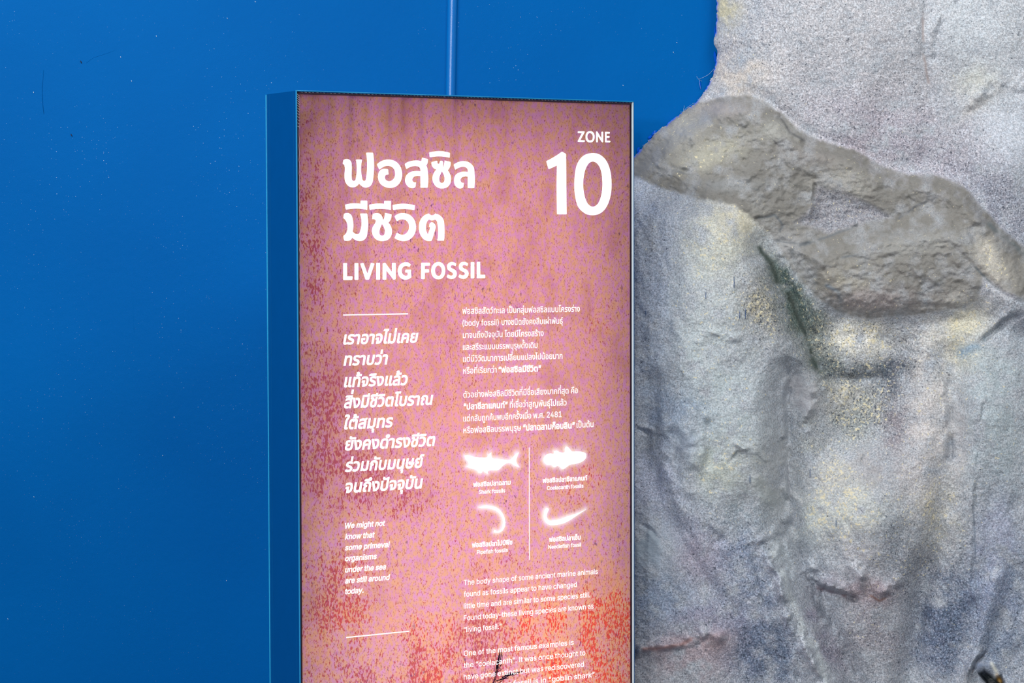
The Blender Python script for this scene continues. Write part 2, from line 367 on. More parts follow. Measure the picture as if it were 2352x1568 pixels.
def build_rock():
    xs = np.concatenate([np.arange(880, 1400, 14.), np.arange(1400, 2372, 2.6), np.arange(2372, 2500, 8.), np.arange(2500, 3310, 16.)])
    ys = np.concatenate([np.arange(-824, -120, 16.), np.arange(-120, -8, 8.), np.arange(-8, 1580, 2.6), np.arange(1580, 2201, 12.)])
    X, Y = np.meshgrid(xs, ys)
    nx = 9 * fbm(X / 46, Y / 46, 4, 0.55); ny = 9 * fbm(X / 46 + 40, Y / 46 + 31, 4, 0.55)
    nzl = fbm(X / 34 + 61, Y / 34 + 12, 3, 0.5)
    Xw, Yw = X + nx, Y + ny                             # wandering edges
    Xs, Ys = X + 0.35 * nx, Y + 0.35 * ny
    so = sdf(X + 2.5 * fbm(X / 9, Y / 9, 3, 0.6), Y + 2.5 * fbm(X / 9 + 7, Y / 9, 3, 0.6), OUTLINE)
    H = 0.012 * np.clip(so / 6, -0.12, 1) + 0.075 * (1 - np.exp(-np.clip(so, 0, None) / 75)) + 0.05 * (1 - np.exp(-np.clip(so, 0, None) / 330))
    sl = sdf(Xs, Ys, LOWER)
    H += 0.045 * sstep(sl, -6, 46) * sstep(so, 0, 60)
    # upper boulder modelling
    up = sstep(-sl, -10, 30)
    g = lambda cx, cy, rx, ry, a, ang=0.0: a * np.exp(-(((X - cx) * math.cos(ang) + (Y - cy) * math.sin(ang)) / rx) ** 2 - ((-(X - cx) * math.sin(ang) + (Y - cy) * math.cos(ang)) / ry) ** 2)
    H += up * (g(1900, 60, 220, 260, 0.03) + g(2260, 80, 110, 120, 0.022) + g(2310, 350, 90, 110, 0.028) + g(2140, 420, 120, 70, -0.02) + g(2130, 200, 26, 260, -0.010))
    def line(pts, a, w, sharp=False):
        nonlocal H
        d = seg_dist(Xw * 0.3 + X * 0.7, Yw * 0.3 + Y * 0.7, pts)
        am = a * np.clip(0.75 + 2.2 * nzl, 0.1, 1.6) if w < 18 else a
        H = H + am * np.exp(-(d / w) ** 2)
        if a < 0 and w < 18:                                       # the upper side of a fold swells, the lower side tucks under
            d = seg_dist(Xw * 0.3 + X * 0.7 + 0.9 * w, Yw * 0.3 + Y * 0.7 + 1.1 * w, pts)
            H = H - 0.75 * am * np.exp(-(d / (1.5 * w)) ** 2)
    line([(2124, -20), (2118, 60), (2124, 130), (2132, 190), (2150, 270)], -0.006, 9)
    line([(2205, -10), (2180, 30), (2152, 78), (2146, 130)], -0.006, 8)
    line([(2218, 262), (2250, 222), (2290, 190), (2352, 184), (2450, 170)], 0.006, 17)
    line([(2212, 292), (2230, 258), (2262, 228), (2310, 212), (2352, 214)], -0.003, 9)
    # left buttress and the crevice beside it
    sb = sdf(Xw, Yw, BUTTRESS)
    H += 0.050 * sstep(sb, -14, 70)
    H += g(1600, 800, 170, 330, 0.035) + g(1560, 1300, 150, 200, 0.02)
    line([(1742, 556), (1776, 610), (1812, 690), (1846, 780), (1884, 852)], -0.018, 20)
    line([(1790, 585), (1830, 660), (1862, 730), (1882, 800)], 0.010, 9)
    line([(1830, 862), (1814, 880), (1806, 915), (1812, 990), (1808, 1070)], -0.012, 8)
    line([(1806, 1075), (1812, 1120), (1822, 1160)], -0.010, 5)
    line([(1886, 860), (1870, 920), (1850, 960), (1846, 990)], 0.012, 12)
    # second cement mass
    s2 = sdf(Xw, Yw, MASS2)
    H += 0.034 * sstep(s2, -12, 60)
    line([(1785, 552), (1850, 560), (1906, 540), (1990, 512)], -0.006, 7)
    line([(2262, 508), (2300, 545), (2352, 582), (2450, 650)], -0.010, 9)
    line([(2240, 500), (2290, 540), (2340, 590), (2440, 670)], 0.010, 14)
    line([(2180, 560), (2232, 610), (2290, 662), (2352, 700)], -0.006, 10)
    # pocket between the two ledges
    H -= 0.012 * sstep(sdf(Xs, Ys, POCKET), -6, 26)
    line([(1870, 424), (1869, 470), (1866, 508)], -0.006, 4)
    # hollow beneath
    H -= 0.030 * sstep(sdf(Xw, Yw, HOLLOW), -30, 60)
    H += g(1960, 870, 70, 12, -0.012) + g(1975, 800, 55, 40, 0.012)
    # right shoulder
    H += g(2270, 960, 110, 220, 0.035) + g(2050, 1180, 120, 160, 0.022) + g(2130, 1000, 50, 150, 0.014)
    line([(2112, 810), (2150, 830), (2178, 880), (2186, 950), (2182, 1050)], -0.010, 10)
    line([(2262, 780), (2300, 745), (2352, 715)], -0.010, 8)
    line([(2258, 930), (2246, 1050), (2238, 1180), (2234, 1330)], -0.005, 5)
    line([(1990, 1040), (1974, 1072), (1956, 1100)], -0.006, 10)
    # large folds running down the face
    line([(1818, 850), (1808, 1000), (1812, 1160), (1846, 1290), (1900, 1420), (1965, 1580), (2020, 1700)], -0.026, 30)
    line([(2186, 820), (2196, 1000), (2160, 1200), (2116, 1400), (2086, 1580), (2060, 1800)], -0.022, 34)
    line([(1500, 880), (1490, 1050), (1530, 1180), (1600, 1300), (1680, 1420), (1740, 1580)], -0.018, 30)
    H += g(1965, 1210, 95, 140, 0.034) + g(1650, 620, 90, 190, 0.018) + g(1700, 1000, 60, 150, 0.012)
    # lower drapery
    line([(1545, 1000), (1552, 1080), (1572, 1140), (1610, 1190), (1650, 1236)], -0.0150, 16)
    line([(1622, 975), (1628, 1040), (1622, 1090)], -0.0088, 12)
    line([(1585, 985), (1588, 1060)], 0.0075, 16)
    line([(1752, 1245), (1780, 1310), (1806, 1400), (1850, 1490), (1900, 1575), (1960, 1700)], 0.0175, 13)
    line([(1792, 1235), (1816, 1330), (1842, 1430), (1890, 1520), (1930, 1600)], -0.0100, 9)
    line([(1726, 1260), (1750, 1340), (1776, 1430), (1815, 1520), (1850, 1600)], -0.0100, 10)
    line([(1818, 1210), (1850, 1300), (1880, 1340), (1910, 1420), (1945, 1490), (1985, 1580)], -0.0200, 15)
    line([(1850, 1290), (1885, 1338), (1935, 1352)], 0.0200, 12)
    line([(1856, 1330), (1890, 1352), (1930, 1364), (1960, 1372)], -0.0200, 8)
    line([(1986, 1335), (2000, 1362), (2022, 1376), (2040, 1366)], -0.0175, 8)
    line([(1965, 1300), (1990, 1340), (2030, 1365), (2060, 1340)], 0.0150, 14)
    line([(2120, 1300), (2110, 1400), (2090, 1500), (2070, 1620)], -0.0150, 26)
    line([(2290, 1330), (2262, 1440), (2216, 1560), (2200, 1640)], 0.0150, 18)
    line([(1690, 1020), (1715, 1034), (1745, 1038), (1762, 1056)], 0.0075, 6)
    line([(1672, 1060), (1694, 1038), (1736, 1034), (1750, 1052)], -0.0050, 4)
    line([(1800, 1120), (1830, 1150), (1790, 1165)], 0.0063, 10)
    line([(1476, 1490), (1520, 1482), (1570, 1478), (1612, 1456), (1650, 1462)], 0.0150, 12)
    line([(1476, 1500), (1540, 1494), (1590, 1484), (1625, 1466)], -0.0125, 5)
    line([(1462, 1190), (1500, 1220), (1548, 1276), (1580, 1320)], -0.0075, 8)
    line([(1462, 984), (1500, 998), (1530, 1012)], -0.0088, 7)
    line([(1634, 780), (1612, 800), (1600, 830)], -0.0075, 9)
    line([(1640, 770), (1690, 778)], 0.0075, 9)
    # ledge creases
    for pts, a, w in (([(1700, 268), (1716, 288), (1700, 290)], -0.006, 5), ([(1584, 320), (1594, 334), (1584, 340)], -0.005, 4), ([(1790, 270), (1806, 300), (1832, 328), (1856, 322)], -0.008, 6),
                      ([(1540, 386), (1590, 398), (1660, 412), (1712, 424), (1740, 408)], -0.006, 9), ([(1512, 360), (1560, 356), (1612, 350)], -0.004, 5), ([(1780, 324), (1776, 340), (1790, 372), (1830, 392), (1870, 410)], -0.008, 12),
                      ([(1850, 330), (1900, 345), (1960, 352), (2020, 396)], -0.008, 10), ([(1740, 500), (1778, 494), (1796, 520)], -0.008, 6), ([(1960, 590), (2010, 600), (2060, 584)], -0.005, 7),
                      ([(1892, 622), (1906, 650), (1912, 680), (1934, 700)], -0.008, 9), ([(1950, 612), (2000, 622), (2080, 612), (2150, 640)], 0.007, 18), ([(1902, 640), (1950, 600), (2000, 608)], 0.006, 12),
                      ([(1920, 672), (1940, 690)], 0.01, 6), ([(2090, 460), (2120, 470), (2148, 452)], -0.006, 7), ([(1640, 420), (1700, 430), (1740, 436)], -0.004, 6)):
        line(pts, a * 0.55, w * 0.8)
    # dark hole at the lower right
    line([(2262, 1500), (2242, 1520), (2232, 1545), (2222, 1575), (2210, 1620)], -0.022, 5)
    hole = sstep(sdf(Xs, Ys, [(2246, 1544), (2262, 1536), (2286, 1554), (2300, 1548), (2312, 1575), (2316, 1612), (2290, 1632), (2268, 1610), (2262, 1568)]), -2, 7)
    H -= 0.03 * hole
    H += g(2262, 1528, 22, 14, 0.012)
    # general lumps
    H += 0.020 * fbm(X / 190, Y / 240, 2) * sstep(so, 0, 60) + 0.0055 * fbm(X / 60 + 11, Y / 80, 3, 0.5) * sstep(so, 5, 60) * np.where(sl > 0, 1, 0.5)
    rid = lambda sx, sy, ox: 0.5 - np.abs(fbm((X + nx * 2) / sx + ox, (Y + ny * 2) / sy + ox, 3, 0.5)) * 1.6
    low = sstep(sl, 5, 60)
    H += low * (1 - 0.6 * sstep(sdf(Xw, Yw, CEMENT1), 0, 30)) * (0.007 * rid(150, 260, 3) + 0.003 * rid(60, 110, 31))
    H += 0.004 * rid(40, 22, 77) * sstep(sdf(Xw, Yw, CEMENT1), -8, 20)
    stri = fbm((X * 0.86 - Y * 0.5) / 26 + 3, (X * 0.5 + Y * 0.86) / 120, 3, 0.55)
    H += 0.005 * stri * sstep(X, 1480, 1600) * sstep(Y, 1050, 1200)
    cem = sstep(sdf(X + 0.6 * nx + 4 * fbm(X / 6, Y / 6, 2), Y + 0.6 * ny + 4 * fbm(X / 6 + 9, Y / 6, 2), CEMENT1), -3, 9)
    H += 0.0020 * fbm(X / 15, Y / 8, 4, 0.62) * cem + 0.0012 * fbm(X / 9, Y / 9, 3, 0.6)
    cap = 0.165 + 0.30 * sstep(X, 1375, 1480)
    H = np.where(H > cap - 0.02, cap - 0.02 + 0.02 * np.tanh((H - cap + 0.02) / 0.02), H)
    H = np.maximum(H, 0.0024)
    D = WALL_Y - H
    gy, gx = np.gradient(so, ys, xs)
    gl = np.hypot(gx, gy) + 1e-9
    mv = np.where(so < 0, np.minimum(-so, 14.0), 0) / gl
    P = at(X + gx / gl * mv * np.where(gl > 0.2, 1, 0), Y + gy / gl * mv * np.where(gl > 0.2, 1, 0), D)

    # ---- sprayed colours, with some crease shade and ridge light painted in
    C = np.empty(X.shape + (3,)); C[:] = lin(158, 166, 178)[:3]
    SP = np.zeros(X.shape + (3,)); SP[:] = (0.45, 0.18, 0.55)
    nzc = fbm(X / 30 + 90, Y / 30, 4, 0.6)
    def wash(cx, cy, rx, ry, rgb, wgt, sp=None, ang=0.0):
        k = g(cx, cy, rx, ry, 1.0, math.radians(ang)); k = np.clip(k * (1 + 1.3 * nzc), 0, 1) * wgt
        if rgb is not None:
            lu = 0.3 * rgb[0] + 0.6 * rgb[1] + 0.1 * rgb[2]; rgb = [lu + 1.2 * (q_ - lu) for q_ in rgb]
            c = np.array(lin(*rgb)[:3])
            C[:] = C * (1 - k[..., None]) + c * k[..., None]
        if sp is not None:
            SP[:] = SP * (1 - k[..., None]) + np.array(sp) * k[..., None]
    B1 = (176, 180, 188)
    wash(1900, 100, 400, 330, (184, 186, 194), 1.0, (0.52, 0.08, 0.62))
    wash(2250, 60, 120, 110, (190, 200, 210), .8, (0.34, 0.12, 0.6))
    wash(2330, 330, 90, 120, (190, 200, 214), .8, (0.3, 0.10, 0.55))
    wash(1668, 25, 34, 40, (176, 172, 146), .9, (0.25, 0.6, 0.2))
    wash(1700, 180, 70, 60, (190, 180, 166), .6, (0.4, 0.4, 0.4))
    wash(2080, 330, 220, 90, (176, 172, 186), .8, (0.64, 0.06, 0.6), 20)
    wash(2300, 470, 110, 70, (150, 154, 172), .8, (0.72, 0.06, 0.7), 30)
    wash(2250, 190, 50, 40, (184, 186, 172), .6, (0.3, 0.35, 0.4))
    wash(2240, 240, 60, 16, (158, 158, 158), .8, (0.3, 0.1, 0.3), -35)
    wash(1985, 340, 30, 60, (160, 150, 160), .4)
    wash(2700, 0, 420, 420, (176, 180, 188), .9, (0.5, 0.1, 0.6))
    wash(1900, -400, 420, 260, (180, 180, 184), .9, (0.5, 0.15, 0.6))
    wash(2800, 1100, 300, 500, (156, 166, 180), .8, (0.5, 0.2, 0.5))
    # left buttress
    wash(1520, 560, 120, 130, (160, 170, 188), .9, (0.5, 0.1, 0.5))
    wash(1640, 560, 80, 110, (180, 182, 172), .85, (0.42, 0.6, 0.3))
    wash(1700, 500, 60, 40, (190, 186, 168), .7, (0.25, 0.6, 0.3))
    wash(1590, 740, 110, 150, (168, 176, 180), .8, (0.4, 0.45, 0.35))
    wash(1490, 780, 60, 200, (148, 160, 182), .7, (0.5, 0.1, 0.5))
    wash(1640, 960, 110, 180, (170, 182, 188), .8, (0.34, 0.45, 0.35))
    wash(1540, 950, 70, 60, (132, 148, 172), .7, (0.5, 0.15, 0.5))
    wash(1760, 700, 50, 80, (150, 152, 150), .8, (0.7, 0.65, 0.4))
    wash(1745, 690, 32, 34, (180, 178, 165), .5, (0.85, 0.8, 0.3))
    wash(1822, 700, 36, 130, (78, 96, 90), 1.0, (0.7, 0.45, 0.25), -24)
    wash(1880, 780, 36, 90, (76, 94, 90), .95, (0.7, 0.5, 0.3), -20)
    # hollow
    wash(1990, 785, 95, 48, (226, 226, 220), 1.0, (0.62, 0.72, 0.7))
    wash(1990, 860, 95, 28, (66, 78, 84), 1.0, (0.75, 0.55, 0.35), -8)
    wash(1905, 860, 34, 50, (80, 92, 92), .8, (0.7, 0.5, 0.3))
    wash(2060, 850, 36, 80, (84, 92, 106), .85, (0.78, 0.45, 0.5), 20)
    wash(1930, 915, 60, 40, (214, 214, 210), .85, (0.6, 0.65, 0.6))
    wash(1980, 960, 80, 60, (150, 156, 154), .7, (0.78, 0.75, 0.4))
    wash(2060, 980, 40, 60, (120, 110, 124), .6, (0.7, 0.3, 0.5))
    wash(1850, 1000, 32, 90, (138, 144, 144), .6, (0.75, 0.55, 0.35))
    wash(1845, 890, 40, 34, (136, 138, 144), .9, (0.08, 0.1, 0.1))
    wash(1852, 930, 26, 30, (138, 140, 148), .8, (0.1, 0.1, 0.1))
    wash(2230, 740, 70, 34, (208, 204, 184), .9, (0.4, 0.7, 0.4), -10)
    wash(2200, 800, 60, 60, (184, 182, 160), .7, (0.4, 0.7, 0.3))
    wash(2145, 880, 40, 130, (188, 186, 186), .8, (0.45, 0.4, 0.7))
    wash(2290, 640, 60, 50, (176, 178, 190), .7, (0.4, 0.2, 0.5))
    wash(2320, 740, 60, 50, (138, 144, 158), .8, (0.5, 0.1, 0.5))
    wash(2290, 960, 90, 190, (158, 170, 178), .9, (0.4, 0.35, 0.4))
    wash(2200, 1010, 24, 90, (150, 148, 150), .6, (0.2, 0.3, 0.3))
    wash(2130, 1020, 44, 130, (190, 188, 190), .75, (0.36, 0.45, 0.6))
    wash(2100, 1130, 60, 100, (176, 174, 178), .6, (0.4, 0.5, 0.5))
    wash(2000, 1080, 60, 50, (140, 140, 146), .75, (0.25, 0.35, 0.3))
    wash(1920, 1110, 60, 70, (170, 172, 172), .8, (0.4, 0.7, 0.4))
    wash(1940, 1190, 110, 60, (176, 182, 178), .8, (0.3, 0.75, 0.4))
    wash(1790, 1090, 60, 90, (152, 156, 160), .7, (0.2, 0.3, 0.25))
    wash(1650, 1080, 70, 60, (166, 172, 164), .7, (0.35, 0.6, 0.3))
    wash(1575, 1020, 30, 45, (132, 142, 156), .8, (0.15, 0.05, 0.2))
    wash(1740, 1130, 60, 36, (142, 148, 150), .8, (0.12, 0.2, 0.15))
    wash(1500, 1120, 70, 90, (162, 170, 192), .8, (0.5, 0.08, 0.55))
    wash(1580, 1220, 90, 60, (146, 152, 172), .8, (0.6, 0.1, 0.55), 40)
    wash(1700, 1190, 60, 50, (136, 150, 160), .6, (0.6, 0.35, 0.4))
    wash(1495, 1250, 60, 60, (134, 146, 158), .9, (0.06, 0.05, 0.1), 35)
    wash(1620, 1290, 60, 60, (170, 164, 180), .8, (0.5, 0.08, 0.5))
    wash(1510, 1390, 90, 70, (138, 154, 178), .9, (0.5, 0.08, 0.45))
    wash(1720, 1330, 70, 110, (126, 140, 166), .85, (0.65, 0.18, 0.6), -18)
    wash(1640, 1430, 90, 50, (146, 148, 174), .7, (0.6, 0.08, 0.5))
    wash(1600, 1500, 110, 60, (160, 148, 156), .85, (0.5, 0.1, 0.4))
    wash(1650, 1470, 50, 22, (168, 146, 146), .6, (0.3, 0.2, 0.3))
    wash(1760, 1500, 80, 80, (104, 122, 152), .85, (0.75, 0.1, 0.6), -20)
    wash(1800, 1280, 18, 60, (176, 186, 192), .6, (0.3, 0.4, 0.5), -20)
    wash(1840, 1440, 22, 120, (176, 184, 196), .8, (0.5, 0.3, 0.7), -26)  # lit flank of the diagonal ridge painted pale, shaded flank darker next
    wash(1900, 1480, 24, 110, (132, 128, 150), .7, (0.65, 0.1, 0.5), -26)
    wash(1900, 1340, 34, 30, (112, 108, 124), .6, (0.6, 0.1, 0.3))
    wash(1990, 1270, 80, 60, (182, 184, 192), .7, (0.4, 0.5, 0.6))
    wash(2000, 1360, 60, 34, (160, 136, 142), .6, (0.5, 0.3, 0.5))
    wash(2010, 1460, 80, 80, (158, 156, 166), .8, (0.6, 0.35, 0.6))
    wash(2060, 1240, 40, 90, (128, 138, 152), .6, (0.6, 0.4, 0.5))
    wash(2160, 1200, 60, 90, (166, 166, 160), .7, (0.5, 0.7, 0.4))
    wash(2120, 1300, 60, 60, (142, 146, 156), .6, (0.6, 0.5, 0.5))
    wash(2180, 1420, 70, 110, (88, 106, 136), .9, (0.75, 0.2, 0.55), 15)
    wash(2150, 1500, 50, 60, (96, 112, 142), .7, (0.75, 0.15, 0.6))
    wash(2290, 1340, 60, 160, (126, 140, 168), .85, (0.6, 0.12, 0.6))
    wash(2290, 1240, 40, 80, (160, 166, 186), .7, (0.4, 0.2, 0.5))
    wash(2340, 1320, 30, 40, (100, 116, 138), .6)
    wash(2310, 1480, 60, 60, (120, 136, 160), .8, (0.6, 0.1, 0.5))
    # cement areas: plain grey, hardly any droplets
    kc = cem * np.clip(0.92 + 0.5 * nzc, 0, 1)
    cc = np.array(lin(108, 108, 106)[:3]) * (1 + 0.10 * fbm(X / 22 + 5, Y / 12, 3, 0.6))[..., None]
    C[:] = C * (1 - kc[..., None]) + cc * kc[..., None]
    SP[:] = SP * (1 - kc[..., None]) + np.array((0.05, 0.22, 0.10)) * kc[..., None]
    kp = sstep(sdf(Xs, Ys, POCKET), -6, 12)[..., None]
    C[:] = C * (1 - kp) + np.array(lin(134, 136, 146)[:3]) * kp; SP[:] = SP * (1 - kp) + np.array((0.5, 0.3, 0.45)) * kp
    wash(1640, 350, 80, 30, (158, 158, 148), .7, (0.15, 0.55, 0.2), -20)
    wash(1570, 300, 60, 30, (154, 154, 150), .6, (0.15, 0.5, 0.25), -30)
    wash(1660, 250, 60, 16, (154, 150, 152), .5, (0.2, 0.25, 0.2))
    wash(1790, 300, 40, 24, (160, 162, 160), .5, (0.15, 0.4, 0.4))
    wash(1860, 360, 60, 16, (126, 124, 124), .6, None, 12)
    wash(1680, 425, 60, 14, (122, 126, 130), .6)
    wash(1935, 420, 60, 30, (156, 156, 152), .5, (0.3, 0.4, 0.3))
    wash(1955, 640, 60, 30, (156, 154, 146), .6, (0.1, 0.4, 0.2), -12)
    wash(2100, 560, 120, 22, (150, 152, 152), .5, (0.06, 0.25, 0.15), -8)
    wash(2010, 690, 100, 26, (138, 132, 134), .6, (0.3, 0.3, 0.3))
    wash(2275, 600, 26, 60, (180, 178, 172), .8, (0.35, 0.6, 0.4), -30)
    wash(2230, 690, 50, 20, (172, 172, 170), .7, (0.3, 0.6, 0.4))
    wash(1800, 560, 40, 30, (150, 152, 156), .6, (0.15, 0.3, 0.25))
    hk = hole[..., None]
    C[:] = C * (1 - hk) + np.array(lin(16, 28, 34)[:3]) * hk; SP[:] = SP * (1 - hk)
    for pts, w_, rgb in (([(1772, 1255), (1800, 1335), (1842, 1440), (1905, 1560)], 10, (196, 206, 214)), ([(1790, 270), (1815, 305), (1850, 325)], 3, (88, 90, 92)), ([(1584, 320), (1592, 330), (1588, 338)], 3, (84, 86, 86)), ([(1510, 385), (1560, 396), (1600, 405)], 2.4, (98, 102, 106)), ([(1745, 500), (1778, 495), (1796, 520), (1790, 532)], 2.8, (88, 94, 100)), ([(1780, 553), (1850, 562), (1906, 541), (1990, 512)], 2.8, (92, 98, 104)), ([(1690, 425), (1740, 437)], 2.4, (92, 96, 100)), ([(2062, 498), (2110, 470), (2150, 455)], 2.6, (94, 98, 104)),
                         ([(1816, 580), (1840, 562), (1860, 556)], 4, (86, 92, 98)), ([(1935, 592), (1985, 580)], 2.4, (98, 104, 110)), ([(2236, 612), (2264, 640), (2292, 662)], 3, (92, 100, 106)), ([(1700, 262), (1718, 284), (1704, 292)], 3, (96, 98, 98)), ([(1780, 322), (1800, 345), (1856, 372)], 2.4, (104, 104, 106)), ([(1900, 655), (1925, 668), (1930, 690)], 5, (96, 106, 116)), ([(2262, 1502), (2242, 1522), (2232, 1548), (2222, 1580)], 2.6, (40, 34, 44)), ([(2280, 1526), (2290, 1548), (2284, 1552)], 4.5, (205, 208, 200)), ([(2290, 1550), (2298, 1562)], 4, (190, 150, 80)), ([(2250, 1530), (2272, 1532)], 9, (128, 142, 168)),
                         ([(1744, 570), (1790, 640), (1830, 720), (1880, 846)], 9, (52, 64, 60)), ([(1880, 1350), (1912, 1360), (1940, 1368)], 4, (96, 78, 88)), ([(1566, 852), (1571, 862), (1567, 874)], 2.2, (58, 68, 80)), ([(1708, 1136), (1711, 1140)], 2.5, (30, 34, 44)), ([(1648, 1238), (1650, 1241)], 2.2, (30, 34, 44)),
                         ([(1462, 796), (1470, 798)], 5, (92, 98, 104)), ([(2000, 1366), (2022, 1378), (2034, 1372)], 3, (120, 92, 86)), ([(1480, 1492), (1560, 1480), (1612, 1458)], 5, (150, 122, 124)), ([(2212, 805), (2240, 795), (2262, 790)], 13, (122, 146, 166)),
                         ([(2234, 1130), (2238, 1250), (2240, 1350)], 1.6, (78, 92, 110)), ([(2148, 452), (2140, 462)], 3.2, (70, 74, 80)), ([(1586, 330), (1588, 322)], 2.5, (70, 74, 76)), ([(1760, 1060), (1740, 1042), (1700, 1040)], 2.2, (120, 128, 136)), ([(1806, 1072), (1812, 1120), (1824, 1162)], 2.2, (98, 100, 112)),
                         ([(2270, 515), (2310, 548), (2352, 582)], 6, (96, 104, 108)), ([(2118, 20), (2120, 120), (2134, 190)], 3, (150, 142, 144))):
        k = (np.exp(-(seg_dist(X + nx * (0.5 if w_ < 8 else 1.3), Y + ny * (0.5 if w_ < 8 else 1.3), pts) / w_) ** 2) * np.clip(0.85 + 1.8 * nzc, 0.0, 1))[..., None]  # strokes paint in crease shade, ridge light and hole glint, plus chips and tints
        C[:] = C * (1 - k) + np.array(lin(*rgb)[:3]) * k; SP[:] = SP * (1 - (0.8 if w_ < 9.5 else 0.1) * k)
    # brush marks of the bright wall paint along the join
    e = np.exp(-(np.clip(so, 0, None) / 2.2) ** 2) * (fbm(X / 7, Y / 12, 3, 0.6) > 0.02) * (so < 7)
    e = e[..., None]; C[:] = C * (1 - e) + np.array(lin(0, 84, 214)[:3]) * e; SP[:] = SP * (1 - e)
    wet = np.stack([hole * 0.8, hole * 0, hole * 0], -1)

    # ---- mesh: normals from the whole surface, three parts
    dPx = np.gradient(P, axis=1); dPy = np.gradient(P, axis=0)
    N = np.cross(dPx, dPy); N /= np.linalg.norm(N, axis=-1, keepdims=True)
    N[N[..., 1] > 0] *= -1
    ny_, nx_ = X.shape
    idx = np.arange(ny_ * nx_).reshape(ny_, nx_)
    quads = np.stack([idx[:-1, :-1], idx[1:, :-1], idx[1:, 1:], idx[:-1, 1:]], -1).reshape(-1, 4)
    cx = (X[:-1, :-1] + 1.3).ravel(); cyy = (Y[:-1, :-1] + 1.3).ravel()
    keep = (np.maximum(np.maximum(so[:-1, :-1], so[1:, :-1]), np.maximum(so[:-1, 1:], so[1:, 1:])).ravel() > 0)
    in_c = sdf(Xw, Yw, CEMENT1)[:-1, :-1].ravel() > 0
    in_c2 = kp[:-1, :-1, 0].ravel() > 0.5
    in_l = sl[:-1, :-1].ravel() > 0
    root = bpy.data.objects.new('artificial_rock', None); col.objects.link(root)
    root.location = (0.9, WALL_Y, 0)
    tag(root, 'large sculpted cement rock, sprayed pale grey, blue and cream, against the blue wall', 'rock')
    Pf = P.reshape(-1, 3) - np.array(root.location); Nf = N.reshape(-1, 3)
    Cf = np.concatenate([C, np.ones(X.shape + (1,))], -1).reshape(-1, 4)
    Sf = np.concatenate([SP, np.ones(X.shape + (1,))], -1).reshape(-1, 4)
    Wf = np.concatenate([wet, np.ones(X.shape + (1,))], -1).reshape(-1, 4)
    for nm, lb, msk in (('upper_boulder', 'smooth rounded upper boulder with fine speckles', keep & ~in_l), ('cement_ledge', 'plain grey trowelled cement ledge', keep & in_l & in_c & ~in_c2), ('lower_rock_face', 'blue-grey and cream speckled lower face with folds and a dark crevice', keep & in_l & (~in_c | in_c2))):
        q = quads[msk]; u, inv = np.unique(q, return_inverse=True); inv = inv.reshape(q.shape)
        me = bpy.data.meshes.new(nm)
        me.vertices.add(len(u)); me.vertices.foreach_set('co', Pf[u].ravel())
        me.loops.add(q.size); me.loops.foreach_set('vertex_index', inv.ravel().astype(np.int32))
        me.polygons.add(len(q)); me.polygons.foreach_set('loop_start', np.arange(0, q.size, 4, dtype=np.int32))
        me.update(calc_edges=True)
        me.polygons.foreach_set('use_smooth', np.ones(len(q), bool))
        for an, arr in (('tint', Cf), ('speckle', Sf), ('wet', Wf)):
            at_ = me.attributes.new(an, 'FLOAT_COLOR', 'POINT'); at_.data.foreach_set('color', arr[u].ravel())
        me.normals_split_custom_set_from_vertices(Nf[u])
        me.materials.append(M_ROCK)
        o = bpy.data.objects.new(nm, me); col.objects.link(o); o.parent = root; o['label'] = lb
    # thin runs of blue paint
    def surf(px, py):
        i = np.argmin(abs(xs - px)); j = np.argmin(abs(ys - py))
        return Vector(Pf[j * nx_ + i]) + Vector((0, -0.001, 0))
    for x, y0, y1 in ((1687, 633, 662), (1700, 712, 733), (1711, 706, 733), (1723, 1090, 1110), (1860, 1076, 1096), (1919, 1192, 1208), (1622, 670, 686), (1482, 712, 724)):
        pts = [surf(x, y) for y in np.linspace(y0, y1, 5)]
        v, f = tube(pts, 0.00055, 6, [0.4, 0.8, 1, 1, 0.5])
        mesh_obj('paint_drip', v, f, M_DRIP, root, True)
    return root
rock = build_rock()

# loose fibres stuck to the wall beside the rock
rw = random.Random(5)
V, Fc = [], []
def fibre(x0, y0, x1, y1, bow):
    n = 7; pts = []
    for i in range(n):
        t = i / (n - 1); w = math.sin(t * math.pi) * bow
        pts.append(wall_pt(x0 + (x1 - x0) * t - (y1 - y0) * w + rw.uniform(-.5, .5), y0 + (y1 - y0) * t + (x1 - x0) * w + rw.uniform(-.5, .5), 0.003 + 0.004 * math.sin(t * 3)))
    v, f = tube(pts, 0.00028, 4); n0 = len(V); V.extend(v); Fc.extend([tuple(i + n0 for i in q) for q in f])
for args in ((1562, 257, 1592, 241, .12), (1566, 263, 1590, 240, -.1), (1572, 243, 1570, 262, .05), (1576, 252, 1590, 244, .3), (1590, 238, 1606, 226, .2), (1603, 228, 1606, 240, .1), (1574, 260, 1598, 238, .08), (1568, 258, 1580, 250, .3),
             (1500, 308, 1520, 292, .1), (1504, 300, 1512, 312, .2), (1488, 322, 1504, 306, .15), (1600, 175, 1612, 186, .1), (1606, 181, 1640, 158, .08), (1606, 184, 1610, 205, .05), (1516, 296, 1540, 284, .2), (1476, 334, 1490, 322, .2)):
    fibre(*args)
w_ = mesh_obj('wall_fibres', V, Fc, M_WEB)
tag(w_, 'wispy pale fibres stuck on the blue wall along the edge of the rock', 'fibres', kind='stuff')
V, Fc = [], []
